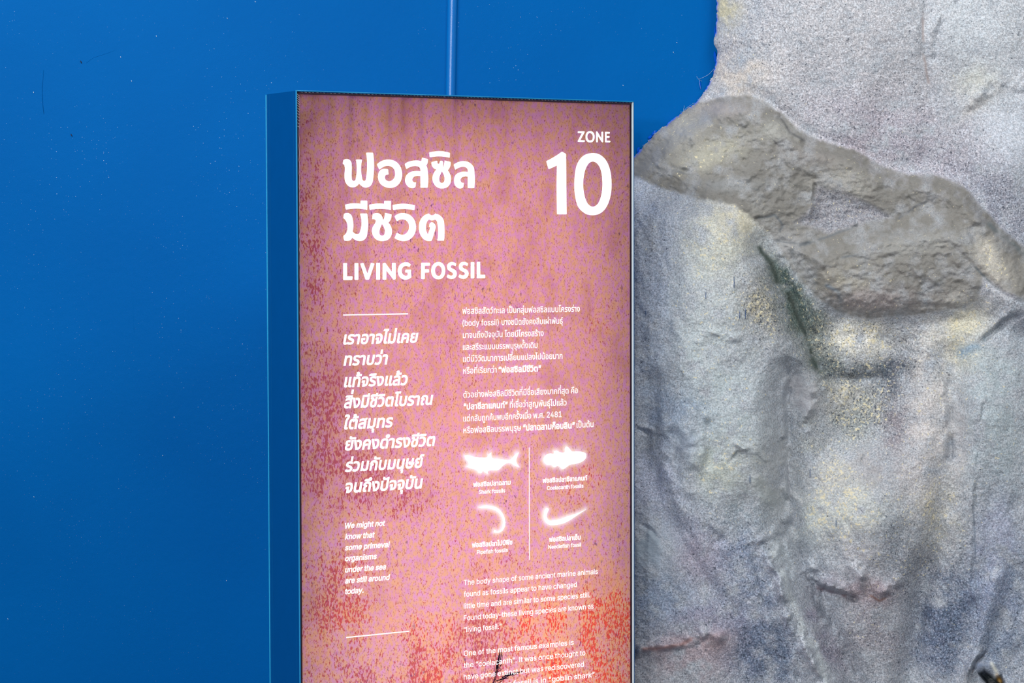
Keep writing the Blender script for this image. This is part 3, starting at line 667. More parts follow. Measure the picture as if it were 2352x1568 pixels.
for x0, y0, x1, y1, r in ((1641, 118, 1646, 150, .0035), (1646, 150, 1640, 176, .004), (1640, 178, 1632, 196, .004), (1634, 192, 1616, 214, .0032), (1509, 300, 1496, 311, .0034), (1498, 312, 1488, 318, .003), (1468, 338, 1464, 350, .003), (1607, 186, 1609, 206, .0014), (1642, 60, 1643, 100, .002)):
    A = wall_pt(x0, y0, 0.0); B_ = wall_pt(x1, y1, 0.0)
    v, f = tube([A, A.lerp(B_, .3), A.lerp(B_, .7), B_], r, 8, [.3, 1, .9, .3])
    v = [Vector((p.x, WALL_Y + (p.y - WALL_Y) * 0.12 - 0.0018, p.z)) for p in v]
    n0 = len(V); V.extend(v); Fc.extend([tuple(i + n0 for i in q) for q in f])
sm = mesh_obj('paint_smear', V, Fc, M_SCUFF, wall, True); sm['label'] = 'brighter blue touch-up paint'

# ------------------------------------------------------------------ light-box sign
SIGN_TL = Vector((-0.37096481, 4.22332954, EYE + 0.26563536))
SIGN_YAW = 0.5396059
SW, SD, SH = 0.70, 0.1227, EYE + 0.26563536
sign = bpy.data.objects.new('lightbox_sign', None); col.objects.link(sign)
sign.location = (SIGN_TL.x, SIGN_TL.y, 0); sign.rotation_euler = (0, 0, SIGN_YAW)
tag(sign, 'tall blue freestanding light-box sign with a backlit pinkish-red graphic reading ZONE 10 LIVING FOSSIL', 'sign')
LIP, REC = 0.0022, 0.005
base_z = 0.02
boxes('base_plate', [(-0.04, SW + 0.04, -0.10, SD + 0.10, 0, 0.012), (0.0, SW, 0.0, SD, 0.012, base_z)], M_FRAME, sign, 0.002)
# aluminium frame: two side profiles, top and bottom, each a shallow channel between raised edge strips
side = [(0.0009, 0.0045, 0.0, SD, base_z, SH)]
boxes('left_profile', [(0.0012, 0.0030, 0.0025, SD - 0.002, base_z, SH - 0.0008)], M_FRAME, sign)
boxes('groove_line', [(0.0009, 0.0012, 0.0125, 0.0133, base_z, SH - 0.001), (0.0009, 0.0012, SD - 0.0145, SD - 0.0137, base_z, SH - 0.001)], mat_plain('blue_groove', (0, 86, 152), 0.35, 0.4), sign)
boxes('right_profile', [(SW - 0.0024, SW - 0.0009, 0.004, SD - 0.002, base_z, SH - 0.0008)], M_FRAME, sign)
boxes('top_profile', [(0.002, SW - 0.002, 0.002, SD - 0.002, SH - 0.0026, SH - 0.001)], M_FRAME, sign)
boxes('bottom_profile', [(0.002, SW - 0.002, 0.002, SD - 0.002, base_z, base_z + 0.01)], M_FRAME, sign)
boxes('edge_strip', [(0, LIP, 0, 0.0022, base_z, SH)], mat_plain('front_edge_highlight', (30, 140, 200), 0.28, 0.7), sign, 0.0005)  # front lip coloured lighter to paint in its highlight
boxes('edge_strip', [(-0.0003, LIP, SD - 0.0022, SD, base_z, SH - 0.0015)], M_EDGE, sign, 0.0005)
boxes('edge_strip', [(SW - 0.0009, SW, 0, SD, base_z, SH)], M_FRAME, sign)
boxes('edge_strip', [(0, SW, 0, 0.0022, SH - 0.0016, SH)], mat_plain('top_edge_highlight', (20, 140, 196), 0.28, 0.6), sign, 0.0004)  # top lip highlight painted as a lighter blue
boxes('back_panel', [(0.004, SW - 0.004, SD - 0.006, SD - 0.002, base_z + 0.008, SH - 0.005)], M_INSIDE, sign)
# inner wall of the right-hand profile, its lit look painted in as near-white
boxes('profile_inner_edge', [(SW - 0.0030, SW - 0.0012, 0.0002, REC + 0.001, base_z, SH - 0.002)], mat_plain('lit_edge_colour', (214, 238, 250), 0.35, 0.8), sign)
# gasket around the fabric
zt = SH
boxes('gasket', [(LIP, 0.0075, REC - 0.0015, REC + 0.004, base_z + .01, zt - 0.002)], M_GASKET, sign, 0.001)
boxes('gasket', [(LIP, SW - LIP, REC - 0.0015, REC + 0.004, zt - 0.0062, zt - 0.0018)], M_GASKET, sign, 0.001)
boxes('gasket', [(SW - 0.0050, SW - 0.0030, REC - 0.0012, REC + 0.004, base_z + .01, zt - 0.003)], mat_plain('black_gasket', (26, 8, 30), 0.6, 0.3), sign, 0.001)
# stitched edge of the fabric
V, Fc = [], []
rs = random.Random(2)
def stitch(p, q, r):
    v, f = tube([p, q], r, 5); n0 = len(V); V.extend(v); Fc.extend([tuple(i + n0 for i in t) for t in f])
x = 0.008
while x < SW - 0.008:
    L = rs.uniform(.004, .0065)
    stitch((x, REC - 0.002, zt - 0.0022), (x + L, REC - 0.002, zt - 0.0027 - rs.uniform(0, .0006)), rs.uniform(.0002, .00045))
    x += L + rs.uniform(.0012, .0028)
for i in range(13):
    z = zt - 0.006 - i * 0.0034 * (1 + i * 0.03)
    stitch((0.0030, REC - 0.0022, z), (0.0078, REC - 0.0022, z - 0.004 * max(.15, 1 - i / 22)), 0.00028 + 0.0001 * (i < 5))
hem = [(0.0072 + 0.0005 * math.sin(i * 1.7) + 0.0003 * math.sin(i * 3.1), REC - 0.001, zt - 0.035 - i * 0.006) for i in range(95)]
hv, hf = tube(hem, 0.0007, 6, [0.2 + 0.8 * min(1, i / 10, (94 - i) / 30) for i in range(95)])
mesh_obj('fabric_hem', hv, hf, mat_plain('pale_hem', (170, 150, 170), 0.7, 0.2), sign, True)
st = mesh_obj('stitching', V, Fc, M_THREAD, sign); st['kind'] = 'stuff'

# glyph outlines -------------------------------------------------------------
GLYPHS = (
    ' %2~(&0-*.I--/+-6/i-C0L-U1.-l1e.+29.h29.N1Z.90z.(0>-t/]-m/$-j.I-m-t-s-D.%,m.6,8.K+Y.h*x.+*x-]+l-@,a-0-T~)&0,M*x,j+Z-&,:-7,o-B-E-I-u-K.I-H/$-A/]-40>,}0z,h1Z,M29-229-J1e-a1'
    '.-r0L.&/h.//+.2.I.,-S-t,^-W+k-2*x~.%2-0,#,x,&,i,1,^,@,Z,Q,^,e,i,s,x-#-0-(-B-#-Q,s-[,e-_,Q-[,@-Q,1-B,&~1)6,v,(,v,a0S,a0S,(|/71t/7,(.N,(.N15.K15-&02-&0y.@1t~2)6,j,(,j,W.f.a'
    '/=/=/N/T/Z/l/c0(/e0?/b0Y/W0q/H1)/416.v1>.Z1A.>1>.%14-l1%-]0k-S0R-P06,l06,q0c-&1/-@1N-b1g.01v.[1{//1v/U1h/v1O05120D0i0I0@0F0$0?/c01/E/u/%/U.Y/...-l,f-l,c0Q,c0Q,(~4)6,P-:,P'
    '-q.s1t/Z1t->-y->-v0k-v0k-:|/=,(/=-J/=-e/=/c/}/c/},(~8)6.]+z.,,%-Y,3-6,I,t,h,c-1,]-X,a-y,k.=,{.V-6.m-N.}-l/,-l/.-R/7->/D-./W,z/o,s0.,p0H,u0o-+17-C1R-e1i.21v.]1{/01v/U1i/v1'
    'R05170E0o0J0H0D/{03/W/}/D/h/7/O/./O/,/l.}0+.m0@.V0O.=0Y-y0^-X0Z->0S-$0F,h0,,I/b,3/6,%|.],Y/$,]/@,f/V,t/h-,/r-B/v-]/r-x/g.7/T.J/>.Y.}.d.].g.>.d-}.Y-f.J-S.7-H-x-D-]-H-B-R-,'
    '-d,t-z,f.=,]|.]/E.x/G/5/O/H/]/V/o/a0+/d0D/a0[/W0r/I1*/616.x1>.]1A.B1>.+16-r1*-d0r-Y0[-V0D-Y0+-d/o-r/].,/O.C/G~A)Q,8,(.C1t/71t1D,(0W,(/B/Q/+0@.d1S.q1S.O0?.9/Q-%,(|-?-a-?.A'
    '0>.A0>-a~C)q/.+z.[,$.4,/-i,A-H,Y--,y,p-D,^-p,T.E,P.z,T/T,^0,,p0U--0{-H1@-i1Y.41l.[1w/.1{/T1x/y1o0A1a0_1L0y14150p1D0M1N0(0f0(0^0A0Q0W0C0k010z/v1-/_16/G1;/.1=.i1:.K12.21$-t'
    '0l-_0S-N08-B/q-;/J-8.z-;.O-B.+-N-d-_-F-t-/.2,v.L,i.i,b/.,^/G,a/_,f/v,o01,{0C-10Q-C0^-Y0f-s1N-s1D-M15-,0z,h0_,N0A,;/z,-/T,#~F(d,f,(,f1t0=1t0=19-N19-N/90%/90%.W-N.W-N,(~I%9'
    ',h,(,h1t-Q1t-Q,(~N*$,f,(,f1t-Y1t/}.107-j0P-<0l,a0c,_0^-=0[-p0[.=0[1t1D1t1D,(0O,(.D/E.+/p-g0I-=19-H1;-K0L-M/m-N/F-N,(~O*//.+z.[,$.4,/-i,A-H,Y--,y,p-D,^-p,T.E,P.z,T/T,^0,,p'
    '0U--0{-H1@-i1Y.41l.[1w/.1{/X1w0(1l0L1Y0m1@1/0{1E0U1U0,1a/T1d.z1a.E1U-p1E-D1/,y0m,Y0L,A0(,//X,$|/.,^/K,a/i,i0),v0@-/0T-E0f-c0r.*0z.O0}.z0z/J0r/q0f090T0T0@0m0)1%/i13/K1:/.1'
    '=.i1:.L12.21%-t0m-a0T-N08-B/q-;/J-8.z-;.O-B.*-N-c-a-F-t-/.2,v.L,i.i,a~P).,f,(,f1t.g1t/31q/T1j/q1]001L0C190R0}0b0S0g0(0b/S0R/,0C.o00.Y/q.I/T.=/3.6.g.4->.4->.n.e.n/0.r/L.}/'
    'c/3/r/I/{/d0#0(/{0D/r0_/c0u/L1,//16.d19-N19-N,(~S)0.Z+x.%,#-Q,1-,,G,j,f,V-1,N-Z-9-Z-?-?-L-)-a,q-y,e.<,].Z,Y/#,]/A,f/Z,t/n--/z-C0%-]/{-t/q.-/a.;/K.G.q.X.2.k-d.y-A/0-&/D,m/'
    '],b/z,]0@,_0],h0w,u15-71Q-[1i..1v.^1{/61v/a1i0+1Q0E160V0m0^0F/v0F/q0_/e0s/Q1*/;16.z1=.[1@.<1=-z15-d1(-R0p-G0Z-D0D-H0,-T/s-g/d-}/W.N/H/+/:/[/+/u.x03.j0G.V0W.@0c.$0f-]0a-40'
    'N,j04,J/h,3/9,#~T)2,H19,H1t0o1t0o19/#19/#,(.;,(.;19~W+s-n,(,81t,}1t-v.>.)-d.5-/.?,P.7,P.B-/.M-d.Z.>/U1t0H1t1C.>1O-d1[-/1h,P1^,P1j-/1u-d2).>2{1t3g1t20,(1<,(0</h0+0S/u1P0*1'
    'P/t0W/c/h.b,(~a(M-s+x-O+}-/,-,n,>,X,U,K,s,F-=,J-[,S-t,d.-,x.;-5.E-N.M.,.V.f.^.x.b/,.g/4.o/7.{/7/#/4/:/./L.}/Z.l/g.V/n.>/p.$/n-h/g-U/]-G/P-</C-5/5,Q/F,c/g,y0%-908-V0C-v0J.'
    '<0L.Q0K.k0G/*0@/A04/U/}/g/e/r/E/v.w/v,(/8,(/8,]/3,]/+,N.x,A.h,4.Q,).8+{|.#,U.D,Y._,e.t,t/*-./3-D/7-[/7.8/1.4/%.0.c.*.B.$.)-{-W-r-F-i-8-]-0-M---:-/-(-7,r-C,g-S,]-h,W~b(r.a'
    '+y.@+}.%,,-l,9-[,G-G,e-A,e-A,(,^,(,^1t-C1t-C/d-G/d-Z0%-k04.$0A.?0I.a0L/%0J/B0B/]05/t/{0./e0>/H0M.q0R.70M-V0>-$0/,c/u,J/],8/C,+/&+{|.V,W.y,[/:,l/P-)/a-F/j-j/m.7/j.^/a/(/P/'
    'E/;/Z.y/j.V/o.6/j-t/[-^/F-N/*-E.a-B.7-E-i-N-D-^-&-u,k.6,[~c(T.I+y.(+}-c,+-F,8-.,K,r,d,b-%,T-E,M-i,J.5,M.[,T/&,b/F,r/c-./z-F04-c0B.(0J.I0L.f0K/&0E/?0</T00/i/z/y/g0-/P06/8/'
    'R/)/M/7/E/D/</P/1/Z/#/d.n/j.]/n.I/o.&/j-d/Y-M/B-=/$-4.Z-1.5-4-j-=-F-M-*-d,l.&,[.I,V.],X.o,]/$,d/2,l/=,v/G-*/N-7/S-F07-70.,x/z,b/j,M/U,=/@,1/(,&.g+{~d(r.=+y-x+{-Z,+-@,8-*,'
    'J,p,c,a-$,O-V,J.7,O.q,a/H,p/e-*/{-A05-Z0B-x0J.>0L._0I.y0A/304/B0%/U/d/Z/d/Z1t0@1t0@,(/],(/],e/V,e/B,G/3,9.x,,.^+}|.G,W.h,[/*,k/?-&/N-D/X-i/[.7/X.a/O/*/?/F/*/[.i/j.G/o.%/j'
    '-d/Z-M/E-=/(-4.^-1.7-4-j->-F-M-)-d,l.%,[~e(].N+y.++}-d,+-F,8--,K,r,d,b-%,P-U,J.5,O.n,a/E,q/b-,/y-D03-a0A.%0J.G0L.h0J/-0B/I05/d/z/z/_01/=0<.n0?.<0?-},u-},u.W/w.W/Y.D/V.i/M'
    '/0/>/I/*/^.i/k.G/o.&/k-e/]-N/I->/1-4.m-1.M-1.,-5-]-?-;-Q,z-j,g.-,Z.N,V.f,X.z,^/2,g/@,s/L-)/U-:09-,0-,i/t,O/Z,;/>,,.u+}~f%v._0G._/l,./l,.0G|,{,(,{1$-$1B-11[-B1p-X2$-t2-.52'
    '0.X2-.o2&.^1I.Q1M.=1O.$1K-m1A-d10-a0q-a,(~g(s.I*?-{*B-W*J-:*W,}*j,j+#,[+:-6+V-K+=-Y+1-m+&.,*y.I*w.h*y/(+(/=+4/M+E/W+^/Z+{/Z,n/U,n/B,Q/3,D.x,8.^,0.=,--k,2-B,C-+,S,q,k,a-+,'
    'S-I,L-m,J.9,O.r,a/H,q/e-+/{-A05-[0B-y0J.>0L._0J.y0A/404/C0%/W/d/]/d/]0G0@0G0@+x0>+W07+<0*+$/i*c/F*N.w*C|.G,e.i,i/+,u/@-0/O-J/X-m/[.;/X.c/O/+/@/F/+/[.i/j.G/o.%/j-d/[-M/E->'
    '/)-4.a-1.;-4-n->-L-M-1-d,v.%,i~h(d-C.^-C,(,^,(,^1t-C1t-C/B-7/B-E/d-U0#-k06.)0B.B0J.^0L/+0H/J0=/f0)/z/f0-/@01.l01,(/K,(/K.g/H/*/A/A/4/S.}/c.g/k.L/n.2/k-t/b-_/R-O/>-F/#~i$v'
    ',^,(,^0G-C0G-C,(|-$10,m13,_1<,T1I,Q1X,T1j,_1w,m2&-$2*-52&-C1w-L1j-O1X-L1I-C1<-513~k(E-?-Z-?.N-J.N/?0G040G.2.A.+.A|,^,(,^1t-C1t-C,(|/I,(-g.4.9.a0@,(~l$v,],(,]1t-A1t-A,(~m+'
    '$,^,(,^0G-A0G-A/J-=/J-G/h-U0%-j07.%0D.=0L.U0N.q0K//0C/B05/X/p/f/J/[/J/g/f/v/}01050I0C0e0K1*0N1I0K1h0@2(0.2;/m2G/K2K.{2K,(1g,(1g.z1d/:1Z/M1N/]14/k0q/o0W/m0B/e02/V0$/E/w/1/'
    't.s/t,(/5,(/5/&/3/;/,/L.y/Z.a/k.A/o.,/m-q/e-^/V-O/D-F/--C.j-C,(~n(d-C.^-C,(,^,(,^0G-A0G-A/B-7/B-E/d-U0#-k06.)0B.B0J.^0L/+0H/J0=/f0)/z/f0-/@01.l01,(/K,(/K.g/H/*/A/A/4/S.}/'
    'c.g/k.L/n.2/k-t/b-_/R-O/>-F/#~o(i.I+y.(+}-c,+-F,8-.,K,r,d,b-%,T-E,M-i,J.5,M.[,T/&,b/F,r/c-./z-F04-c0B.(0J.I0L.m0J/20B/N04/h/z/}/c03/F0?/&0G.[0I.50G-i0?-E03-%/},d/h,K/N,8/'
    '2,+.m+}|.I,V.n,[/1,l/G-*/V-F/a-j/d.5/a.Z/V/$/G/B/1/Y.n/j.I/o.&/j-d/Y-M/B-=/$-4.Z-1.5-4-j-=-F-M-*-d,l.&,[~p(r,^*G,^0G-A0G-A/d-G/d-Z0%-k04.$0A.?0I.a0L/%0J/B0B/]05/t/{0./e0>'
    '/H0M.q0R.70M-V0>-$0/,c/u,J/],8/C,+/&+{.a+y.@+}.&,,-l,9-[,G-G,e-C,e-C*G|.V,W.y,[/:,l/P-)/a-F/j-j/m.7/j.^/a/(/P/E/;/Z.y/j.V/o.6/j-t/[-^/F-N/*-E.a-B.7-E-i-N-D-^-&-u,k.6,[~r%'
    '{,^,(,^0G-A0G-A/f-D/f-S0&-k0;./0H.O0M.a0L.o0L.o/g.b/i.I/k.0/h-r/_-^/P-O/?-F/)-C.i-C,(~s(5.0+y-d+}-A,+-$,:,h,N,U,i,L-/-/-<-:,y-M,f-i,Y./,U.S,Z.p,h/),{//-8/,-J.z-Y.i-f.N-n-'
    'h.#-9.4,r.J,d.^,Z.u,W/5,[/T,k/q-(0.-D0>-h0I.50L.Y0I.z0@/:02/N/x/^/a/i/E///8/$/M.o/a.U/m.5/r-o/n-T/b-C/N->/8-A/$-M.o-c.d.%.Y.a.K/6.</U.$/e-l/m-T/p-</k,u/[,W/E,@/&,..Y+}~t%'
    'Y.F0G.F/l,./l,.0G|,k1L-O1L-O-3-Q,v-Y,g-i,^.#,Z.3,[.D,_.O,*.:,$-{,#-[,&-B,/--,=,w,Q,n,j,k-.~u(d.0+}-e,&-D,3-*,G,o,e,c-0,^-],^0G-C0G-C-c-E-F-M-/-Z,u-m,g.),^.B,Z.],^.u,h//,w'
    '/>-2/H-K/K-l/K0G010G01,(/M,(/M--/V--/I,f/8,K/#,9.X,(~v(M-v,(,90G-$0G-x-n.5-(.H,=.2,=.E-(.Z-n/T0G0?0G.],(~w*Q-[,(,?0G-(0G-V.P-m-Z.),Q-x,Q.4-X.H.P.x0G/a0G06.P0J-Y0_,Q0S,Q0k'
    '-X1&.P1U0G2?0G0{,(0<,(/d.%/T.[/F/;/8/w/F/w/8/;/*.[.t.%.A,(~x(C,=,(.$.T.$.$,E0G-50G-f/U.-.y.I.H.).H.D.y.e/U/=0G0,0G.K-}.K.P02,(/B,(.c-%.B-Y.&.0.G.0.,-Y-g-%-,,(~y(M,W*K,g+)'
    ',q+(-)+$-9+%-G++-S+5-_+E-j+[-v,&,90G-$0G-x-n.5-(.H,=.2,=.D-(.Z-n/T0G0?0G.F+E.9+*.+*m-r*Z-]*N-F*G-,*E,k*G~–(%0*.p0*.6,(.6,(.p~“&K,]/c-91t-j1t-J/c|.)/c._1t/51t.p/c~”&K,]/c,'
    '}1t-j1t-3/c|.)/c.G1t/51t.X/c~ก(j,^,(,^-U,a-q,g.-,r.=-/.N-J.Y-K.[,V.z,V/8,Z/S,j/o-(0--G0?-p0K.D0O.o0L/;0A/]00/w/p0*/Y01/@04.}04,(/M,(/M.v/J/9/A/O/1/a.k/p.C/u-v/p-W/c-I/T-A'
    '/E->/4.2.h.,.D-m.@-V.4-L.%-F-m-C-U-C,(~ข(C.8+z-i,$-E,/-*,A,o,Y,c,{,^-H,^-u,b.;,i.R-$.w-9/:-@/G-B/V-@/e-;/m-3/r-(/s,p/p,[/j,M0=,[0D,n0I-60L-M0J-a0C-n09-w0+.#/s.$/^-}/F-v/3'
    '-a.k-L.H-F.6-D-w-D-L-G-0-O,t-[,f-l,Z.$,U.8,T.W,X.o,f/#,{/(-?/(0H/h0H/h-</d,t/W,V/E,?/+,..b,#~ค(t,b,(,b.o,f/A,s/f-/0*-M0>-v0K.O0O/*0K/R0>/r0*0-/f0:/A0>.o0>,(/W,(/W.o/T/2/L'
    '/I/?/[/,/j.m/r.N/u.2/r-s/j-a/[-R/I-J/2-G.o-G-y-I-x-Z.6-p.C.2.I.V.K.o.K.o-r.V-r.1-o-o-f-Z-V-O-E-I-1-G,t-G,(~ง(<-H,(,(0H,h0H-x,^.&,^.8,a.H,g.W,q.e,}.w-=/+-^/2.(/4.K/1.p/)/6'
    '.s/N._/c.F/n.)/q-q/p-c/l-Q0E-o0J.-0K.N0I.m0A/-05/C0#/X/b/i/@/q.t/t.I/p-o/c-@/O,s/8,T.z,B.^,4.<,+-l,(~จ(9-7,(-7-},Y-},Y.T-t.T-t,Z.#,Z.A,^.X,j.l,}.y->/(-d/+.9/(.j.x/6.i/Q.Q'
    '/f.4/q-f/u-D/r-$/l,a/a,B/O,B02,Z0=,{0G-F0M-n0O.<0L._0E.}08/90%/L/i/Y/L/g.t/l.9/h-X/Y-)/L,h/;,P/$,?.c,2.@,+-s,(~ฉ(m.2+z-f,#-E,/-,,@,r,X,f,z,b-J,b.S-F.S-F-O-H-7-O,}-Z,l-l,_'
    '.&,W.@,U._,Y.y,e/5,v/D-4/M-O/P-p/P.V/M/&/B/F/2/[.u/k.W/r.7/u-o/s-M/l-./a,h/O,h02-&0=-G0F-o0M.>0O.v0J/G0</^0./q/u0%/]02/407.Z07,(/[,(/X,b/U,b/D,G/),3.^,$~ช(E.9+z-i,$-E,/-*'
    ',A,o,Y,c,{,^-H,^-u,b.;,i.R-$.w-9/:-@/G-B/V-@/e-;/m-3/r-(/s,p/p,[/j,M0=,[0D,n0I-60L-M0J-a0C-n09-w0+.#/s.$/^-}/F-v/3-a.k-L.H-F.6-D-w-D-L-G-0-O,t-[,f-l,Z.$,U.9,T.W,X.o,f/#,{'
    '/(-?/(.I/$.b.v.s.f/#.N/&.K/&.K/O.N/O.h/R.x/]/)/l/.0$/00H/p0H/n0%/g/c/]/Q/O/E/</;/</8/M/2/X/(/a.u/e.g/h.J/h-</d,t/W,V/E,?/+,..c,#~ซ(J.9+z-j,$-G,/--,A,r,Z,g,{,c-I,c-w,f.B,q'
    '.^-%.u-7/1-J/G-P/Q-S/[-Q/]-?/S-(/O,k/T,V/b,K/w,G09,G0H-%0H-&06-+0*-2/}-</y-L/}-[0,-j0H.30H.30).2/].//M.*/?-{/0-n.w-Z.^-L.E-I.6-H-}-H-L-J-0-R,t-_,e-o,Z.&,U.9,T.Y,X.s,f/$,s'
    '/+-+/--?/-.I/*.b.z.s.j/#.R/&.O/&.O/O.R/O.m/R/#/]/-/l/20$/40H/t0H/r0%/j/c/Y/L/@/=/@/:/V///e.w/k.a/m.C/m-</i,t/[,V/H,?/-,..d,#~ญ+90m*^0N*a01*e/n*m/R*w/R+Z/l+M0/+D0M+>0k+<1,'
    '+?1D+E1W+Q1h+e1q,%1t,I1t,[1q,[1_,H1F,71(,,0[,)0<,,/y,5/a,E/M,^/B-%/>-O/>.v/;/;/1/Q.}/c.j/m.R/s.</u-t/q-V/e-I/V-A/G->/4.6.h.0.D-r.A-[.5-Q.(-K-o-I-W-I,s-K,f-P,[-Y,U-g,T-v,U'
    '.),X.2,+-q+}-X+z-E+}-2,&,{,0,o,=,g,Q,d,l,d-V,f-r,l..,w.>-3.N-N.Y-O.[,V.z,V/8,Z/U,j/q-&0/-E0@-l0K.=0O.d0L/.0B/M02/h/r/t/[/{/A0$/#0$-T0&-;0--&08,q0N,c0l,^1.,b1E,m1W-#1g-;1p'
    '-V1s-x1s0H2W0H2W,K2S+t2F+K28+62&+$1j*q1B*d~ฒ+5.5+z-l,#-L,,-5,:,{,N,m,g,b-*,W-],T.=,W/%,c/W,r0#-.0=-H0J-i0O.$0M.70G.E0<.N0+.Q0+.Z0<.k0G/#0M/:0O/R0L/j0D/{07000#07/e0:/E0:-q'
    '0=-O0F-40S,v0h,e1%,Y1A,U1],Z1t,j2%,y2,-42.-M2.0H2n0H2n-I2j,y2^,V2L,>24,.1r,#1Q+z1(,%0_,40E,I05,f03,f0/,(/S,(/S/D/Q/Z/J/k/>/r/0/u.z/r.o/k.g/].d/I.;/I.7/^.//l.#/r-p/u-a/q-R'
    '/h-H/U-@/;-<.p-:.?-<-k-B-C-L-$-],h-v,Y.>,T.T,V.g,Y.m,*.R+}~ณ+9-X+z-E+}-2,&,{,0,o,=,g,Q,d,l,d-V,f-r,l..,w.>-3.N-N.Y-O.[,V.z,V/8,Z/U,j/q-&0/-E0@-l0K.=0O.d0L/.0B/M02/h/r/t/['
    '/{/A0$/#0$-M0&-40-,y08,j0N,Z0m,U1.,Y1D,e1W,v1g-41p-O1s-q1s0H2W0H2W,(2$,(1z,f1w,f1f,H1K,31+,$0_+z0=,#/z,./a,>/M,V/B,x/>-H/>.v/;/;/1/Q.}/c.j/m.R/s.</u-t/q-V/e-I/V-A/G->/4.6'
    '.h.0.D-r.A-[.5-Q.(-K-o-I-W-I,s-K,f-P,[-Y,U-h,T-v,U.),X.2,+-q+}~ด(u.4+z-k,#-L,--4,;,z,N,k,h,_-*,U-Y,R.5,U.m,_/@,n/d-)0%-B09-b0F.*0M.N0O/*0K/R0?/r0+0./j0;/G0?.y0?,(/Y,(/Y.t'
    '/W/5/O/K/C/]/2/k.r/r.P/u.2/r-p/i-X/V-G/;-<.m-8.5-:-g-@-C-K-%-],i-v,Y.>,T.Q,V.d,Z.k,*.O+}~ต)*.9+z-n,#-N,--6,<,{,P,m,j,b-.,W-a,T.@,W/%,c/V,r/}-/0<-K0J-n0O.,0M.?0G.M0<.W0+.Y'
    '0+.e0<.t0G//0M/F0O/c0L/{0D04070B0#0J/e0M/E0M,(/h,(/h/D/e/[/Z/k/M/r/=/u/+/r.x/k.q/].m/I.D/I.?/^.5/l.)/r-t/u-c/q-S/f-H/R->/(-:.?-<-l-B-D-L-%-^,i-x,Y.@,T.W,V.k,Y.q,*.V+}~ถ(k'
    '-X+z-E+}-2,&,{,0,o,=,g,Q,d,l,d-V,f-r,l..,w.>-3.N-N.Y-O.[,V.z,V/8,Z/S,j/o-(0--G0?-p0K.D0O.p0L/=0A/^00/x/p0,/Y03/@05.}05,(/O,(/O.v/K/9/B/O/2/a.l/p.D/u-v/p-W/c-I/T-A/E->/4.6'
    '.h.0.D-r.A-[.8-Q.--K-v-I-_-I,s-K,f-P,[-Y,U-h,T-v,U.),X.2,+-q+}~ท(p,d,(,d0H-60H-A/e-D/e-U0(-q0=.;0J.f0O/30K/T0A/p0/0*/n06/K0:.z0:,(/S,(/S.v/Q/7/J/L/?/]///j.s/r.X/t.:/p-y/e'
    '-e/Q-U/9-L.w-I.V-I,(~ธ(A.7+z-g+}-B,),b,:,b.*-C.*-C,b-d,W.8,S.O,T.g,X.z,b/0,o/;-(/>-A/<-S/7-d/.-o.z-x.T..-{.=-3.V,t.f,c.u,W/0,T/I,X/g,e0$,x07-;0D-b0L.70O.e0M/10G/N0@/d08/d'
    '/X/A/g.k/q.1/u-a/r-O/m-D/f-=/Z-:/N-=/A-F/6-U/.-j/%.E.o.}.^/;.S/P.F/d.6/r-{/z-b0#-B/y,y/m,Z/W,B/:,0.k,$~น(s.5+z-h,$-F,/-,,A,r,[,f-$,b-O,b0H-G0H-G-S-I-9-P-#-],m-n,a.*,W.B,U'
    '.b,Y.{,e/7,v/E-4/N-P/Q-s/Q0H080H08,(/],(/Y,b/V,b/D,G/*,3.a,$~บ(m.K+z-r,$-I,2--,G,r,e,f-0,b-Z,b0H-G0H-G-Z-I-=-Q-%-^,m-q,a..,W.K,T.i,W/(,a/9,m/F-%/M-=/P-Z/P0H070H07-Z03-00&'
    ',e/l,G/M,2/%,$~ป(n.K+z-r,$-I,2--,G,r,e,f-0,b-Z,b0H-G0H-G-Z-I-=-Q-%-^,m-q,a..,W.K,T.i,W/(,a/9,m/F-%/M-=/P-Z/P1}071}07-Z03-00&,e/l,G/M,2/%,$~ผ)2,f,(,f/],i/x,q03-%0@-70I-J0M'
    '-a0O-u0M.10G.)/q-u/t-i/u-Y/s-P/m-K/c-I/S-I.?-I-k-F-1-I-1-e-f-{.4.G.t.o.t/;.4/O-l/_-M/m-1/p-1/m-k/m.?/m0H0P0H0P,(/s,(.].0.Y.0-C,(~พ)S-2,(,D0H--0H-H.Q-O-v-W-(-Y-(-g-_-r.1-}'
    '.S.Q0H/-0H/].S/g.1/r-_0$-(0(-(00-v07.Q0R0H1;0H0M,(/j,(/(.I.w.o.o/G.l/G.f/#.^.b.V.I-p,(~ฟ)J-/,(,D0H--0H-E.Q-H.6-M-^-S-(-W-(-a-P-l.#-y.S.O0H/*0H/Y.S/h.#/s-P/{-(0$-(0*-]0..0'
    '02.Q0Y1}1?1}0J,(/f,(/$.I.u.m.l/G.i/G.c/#.Z.b.T.I-n,(~ม(t.k+z.@,$-v,3-b,@-R,Q-H,f-E,f-A,(,h,(,h0H-L0H-L-s-O-Q-Y-5-i,v.$,e.?,Y.^,U.x,W/3,a/C,m/N-#/U-9/W-S/W0H0>0H0>-O0:-$0.'
    ',[/t,A/X,//8,$~ย(f.D+{-k,$-B,0-$,B,j,Y,^,x,Y-A,]-^,e-v,o.-,}.9-2.@-A.D-A.G-#.U,o.c,c.r,Z/-,W/E,Z/],d/u,s0/-/0?-L0I-s0M.=0J.M0G.Y0B.N/l.:/q-y/s-_/p-L/f-B/T-?/@-B/+-K.t-Y.j'
